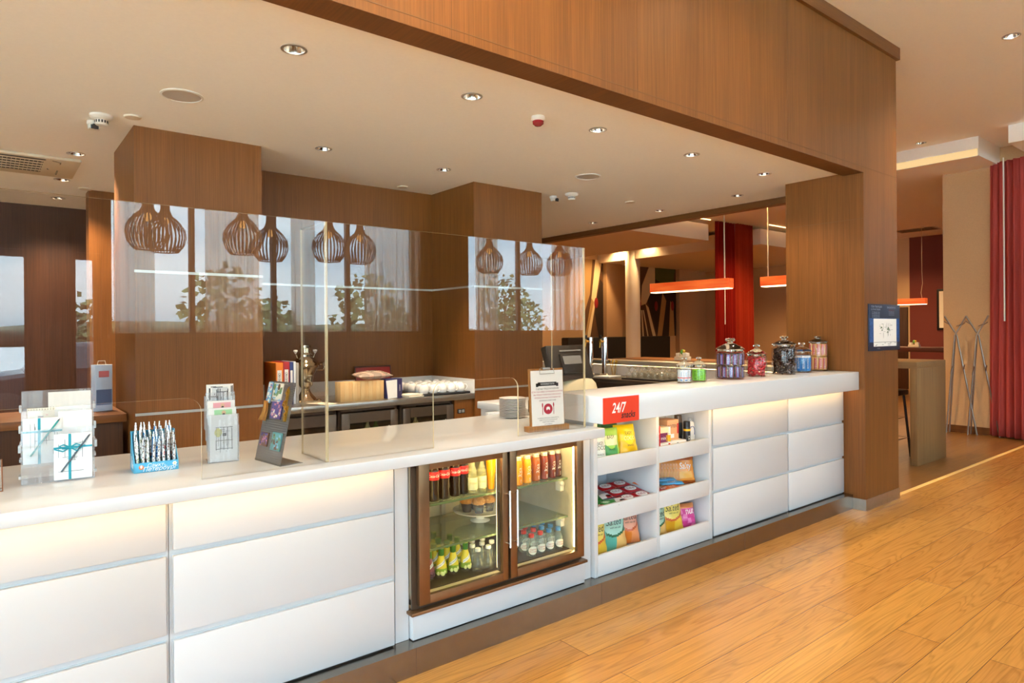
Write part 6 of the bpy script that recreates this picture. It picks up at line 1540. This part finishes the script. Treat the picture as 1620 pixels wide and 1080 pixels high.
for a, b, s in ((.36, .86, 'between its panes'), (-.40, -.08, 'at its far end')): drape('door_curtain', 'heavy brown drape at the street door, ' + s + ', mirrored in the screen', (a, -4.45), (b, -4.45), .02, 2.75, 4, .05, DRB, 'drapes at the street door', 'curtain')
LEAF = mat('leaf_olive', '3f4a2a', .8, noise=.3, nscale=1.5); BARK = mat('bark', '4a3a2c', .9)
def tree(label, x, y, h, r, seed):
    q = random.Random(seed); t = thing('street_tree', label, 'tree', (x, y, -.12), 0, 'trees outside the windows')
    k = MB(); k.tube([(0, 0, 0), (.05, .03, h * .4), (-.03, .02, h * .8)], [.12, .09, .04], 8); k.build('trunk', BARK, t)
    k = MB()
    for i in range(330):
        while True:
            v = Vector((q.uniform(-1, 1), q.uniform(-1, 1), q.uniform(-1, 1)))
            if v.length < 1: break
        c = Vector((v.x * r, v.y * r, h * .62 + v.z * h * .42)) ; s = q.uniform(.07, .15)
        M = T(*c) @ Matrix.Rotation(q.uniform(0, 6), 4, 'X') @ Matrix.Rotation(q.uniform(0, 6), 4, 'Z')
        k.add([(-s, -s * .6, 0), (s, -s * .6, .03), (s * .8, s * .6, 0), (-s * .7, s * .7, .04)], [(0, 1, 2, 3)], 0, M)
    k.build('crown', LEAF, t, smooth=0)
for i, (x, y, h, r) in enumerate([(2.0, -17, 2.6, 1.0), (5.6, -16, 3.5, 1.2), (7.6, -18, 2.7, 1.2), (10.8, -17, 3.6, 1.3), (13.0, -19, 2.8, 1.2), (17.2, -17, 3.8, 1.2), (20.5, -20, 3.0, 1.4), (24, -18, 3.4, 1.5)]):
    tree('bushy green tree beyond the street, mirrored in the clear screen, %s from the entrance side' % ORD[i], x, y, h, r, i)
k = MB()
def hill(u, v): x = -60 + 160 * u; return (x, -110 + 12 * v, -.3 + v * (2.6 + .8 * math.sin(x * .05) + .4 * math.sin(x * .13)))
k.grid(hill, 60, 6); struct(k.build('hill_ridge', mat('far_hill', '6a7466', .9)))
t = thing('parked_car', 'dark parked car outside the entrance, mirrored at the rim of the clear screen', 'car', (1.6, -9.0, -.12))
CARP = mat('car_paint', '22242c', .12, .3); CARG = mat('car_window', '3a4650', .05)
prof = [(-2.1, .35), (-2.12, .7), (-1.95, .85), (-1.1, .95), (-.45, 1.42), (.75, 1.46), (1.5, 1.05), (2.05, .95), (2.12, .6), (2.1, .35)]
k = MB(); k.prism(prof, -.86, .86, 0, FRONT); bmx = k; k.build('body', CARP, t, smooth=50).modifiers.new('bv', 'BEVEL').width = .06
k = MB()
for s in (-1, 1): k.prism([(-.95, .98), (-.40, 1.36), (.68, 1.40), (1.25, 1.06)], s * .865 - .004, s * .865 + .004, 0, FRONT)
k.add([(-1.09, -.7, .965), (-1.09, .7, .965), (-.49, .62, 1.415), (-.49, -.62, 1.415)], [(0, 1, 2, 3)]); k.build('windows', CARG, t)
for sx_ in (-1.35, 1.35):
    for sy_ in (-.80, .80):
        k = MB(); k.lathe([(.2, -.1), (.31, -.1), (.33, -.06), (.33, .06), (.31, .1), (.2, .1)], 28, 0, T(sx_, sy_, .33) @ RX(PI / 2)); k.lathe([(.001, -.08), (.2, -.09), (.2, .09), (.001, .08)], 20, 1, T(sx_, sy_, .33) @ RX(PI / 2)); k.build('wheel', [BLACK, STEEL], t)
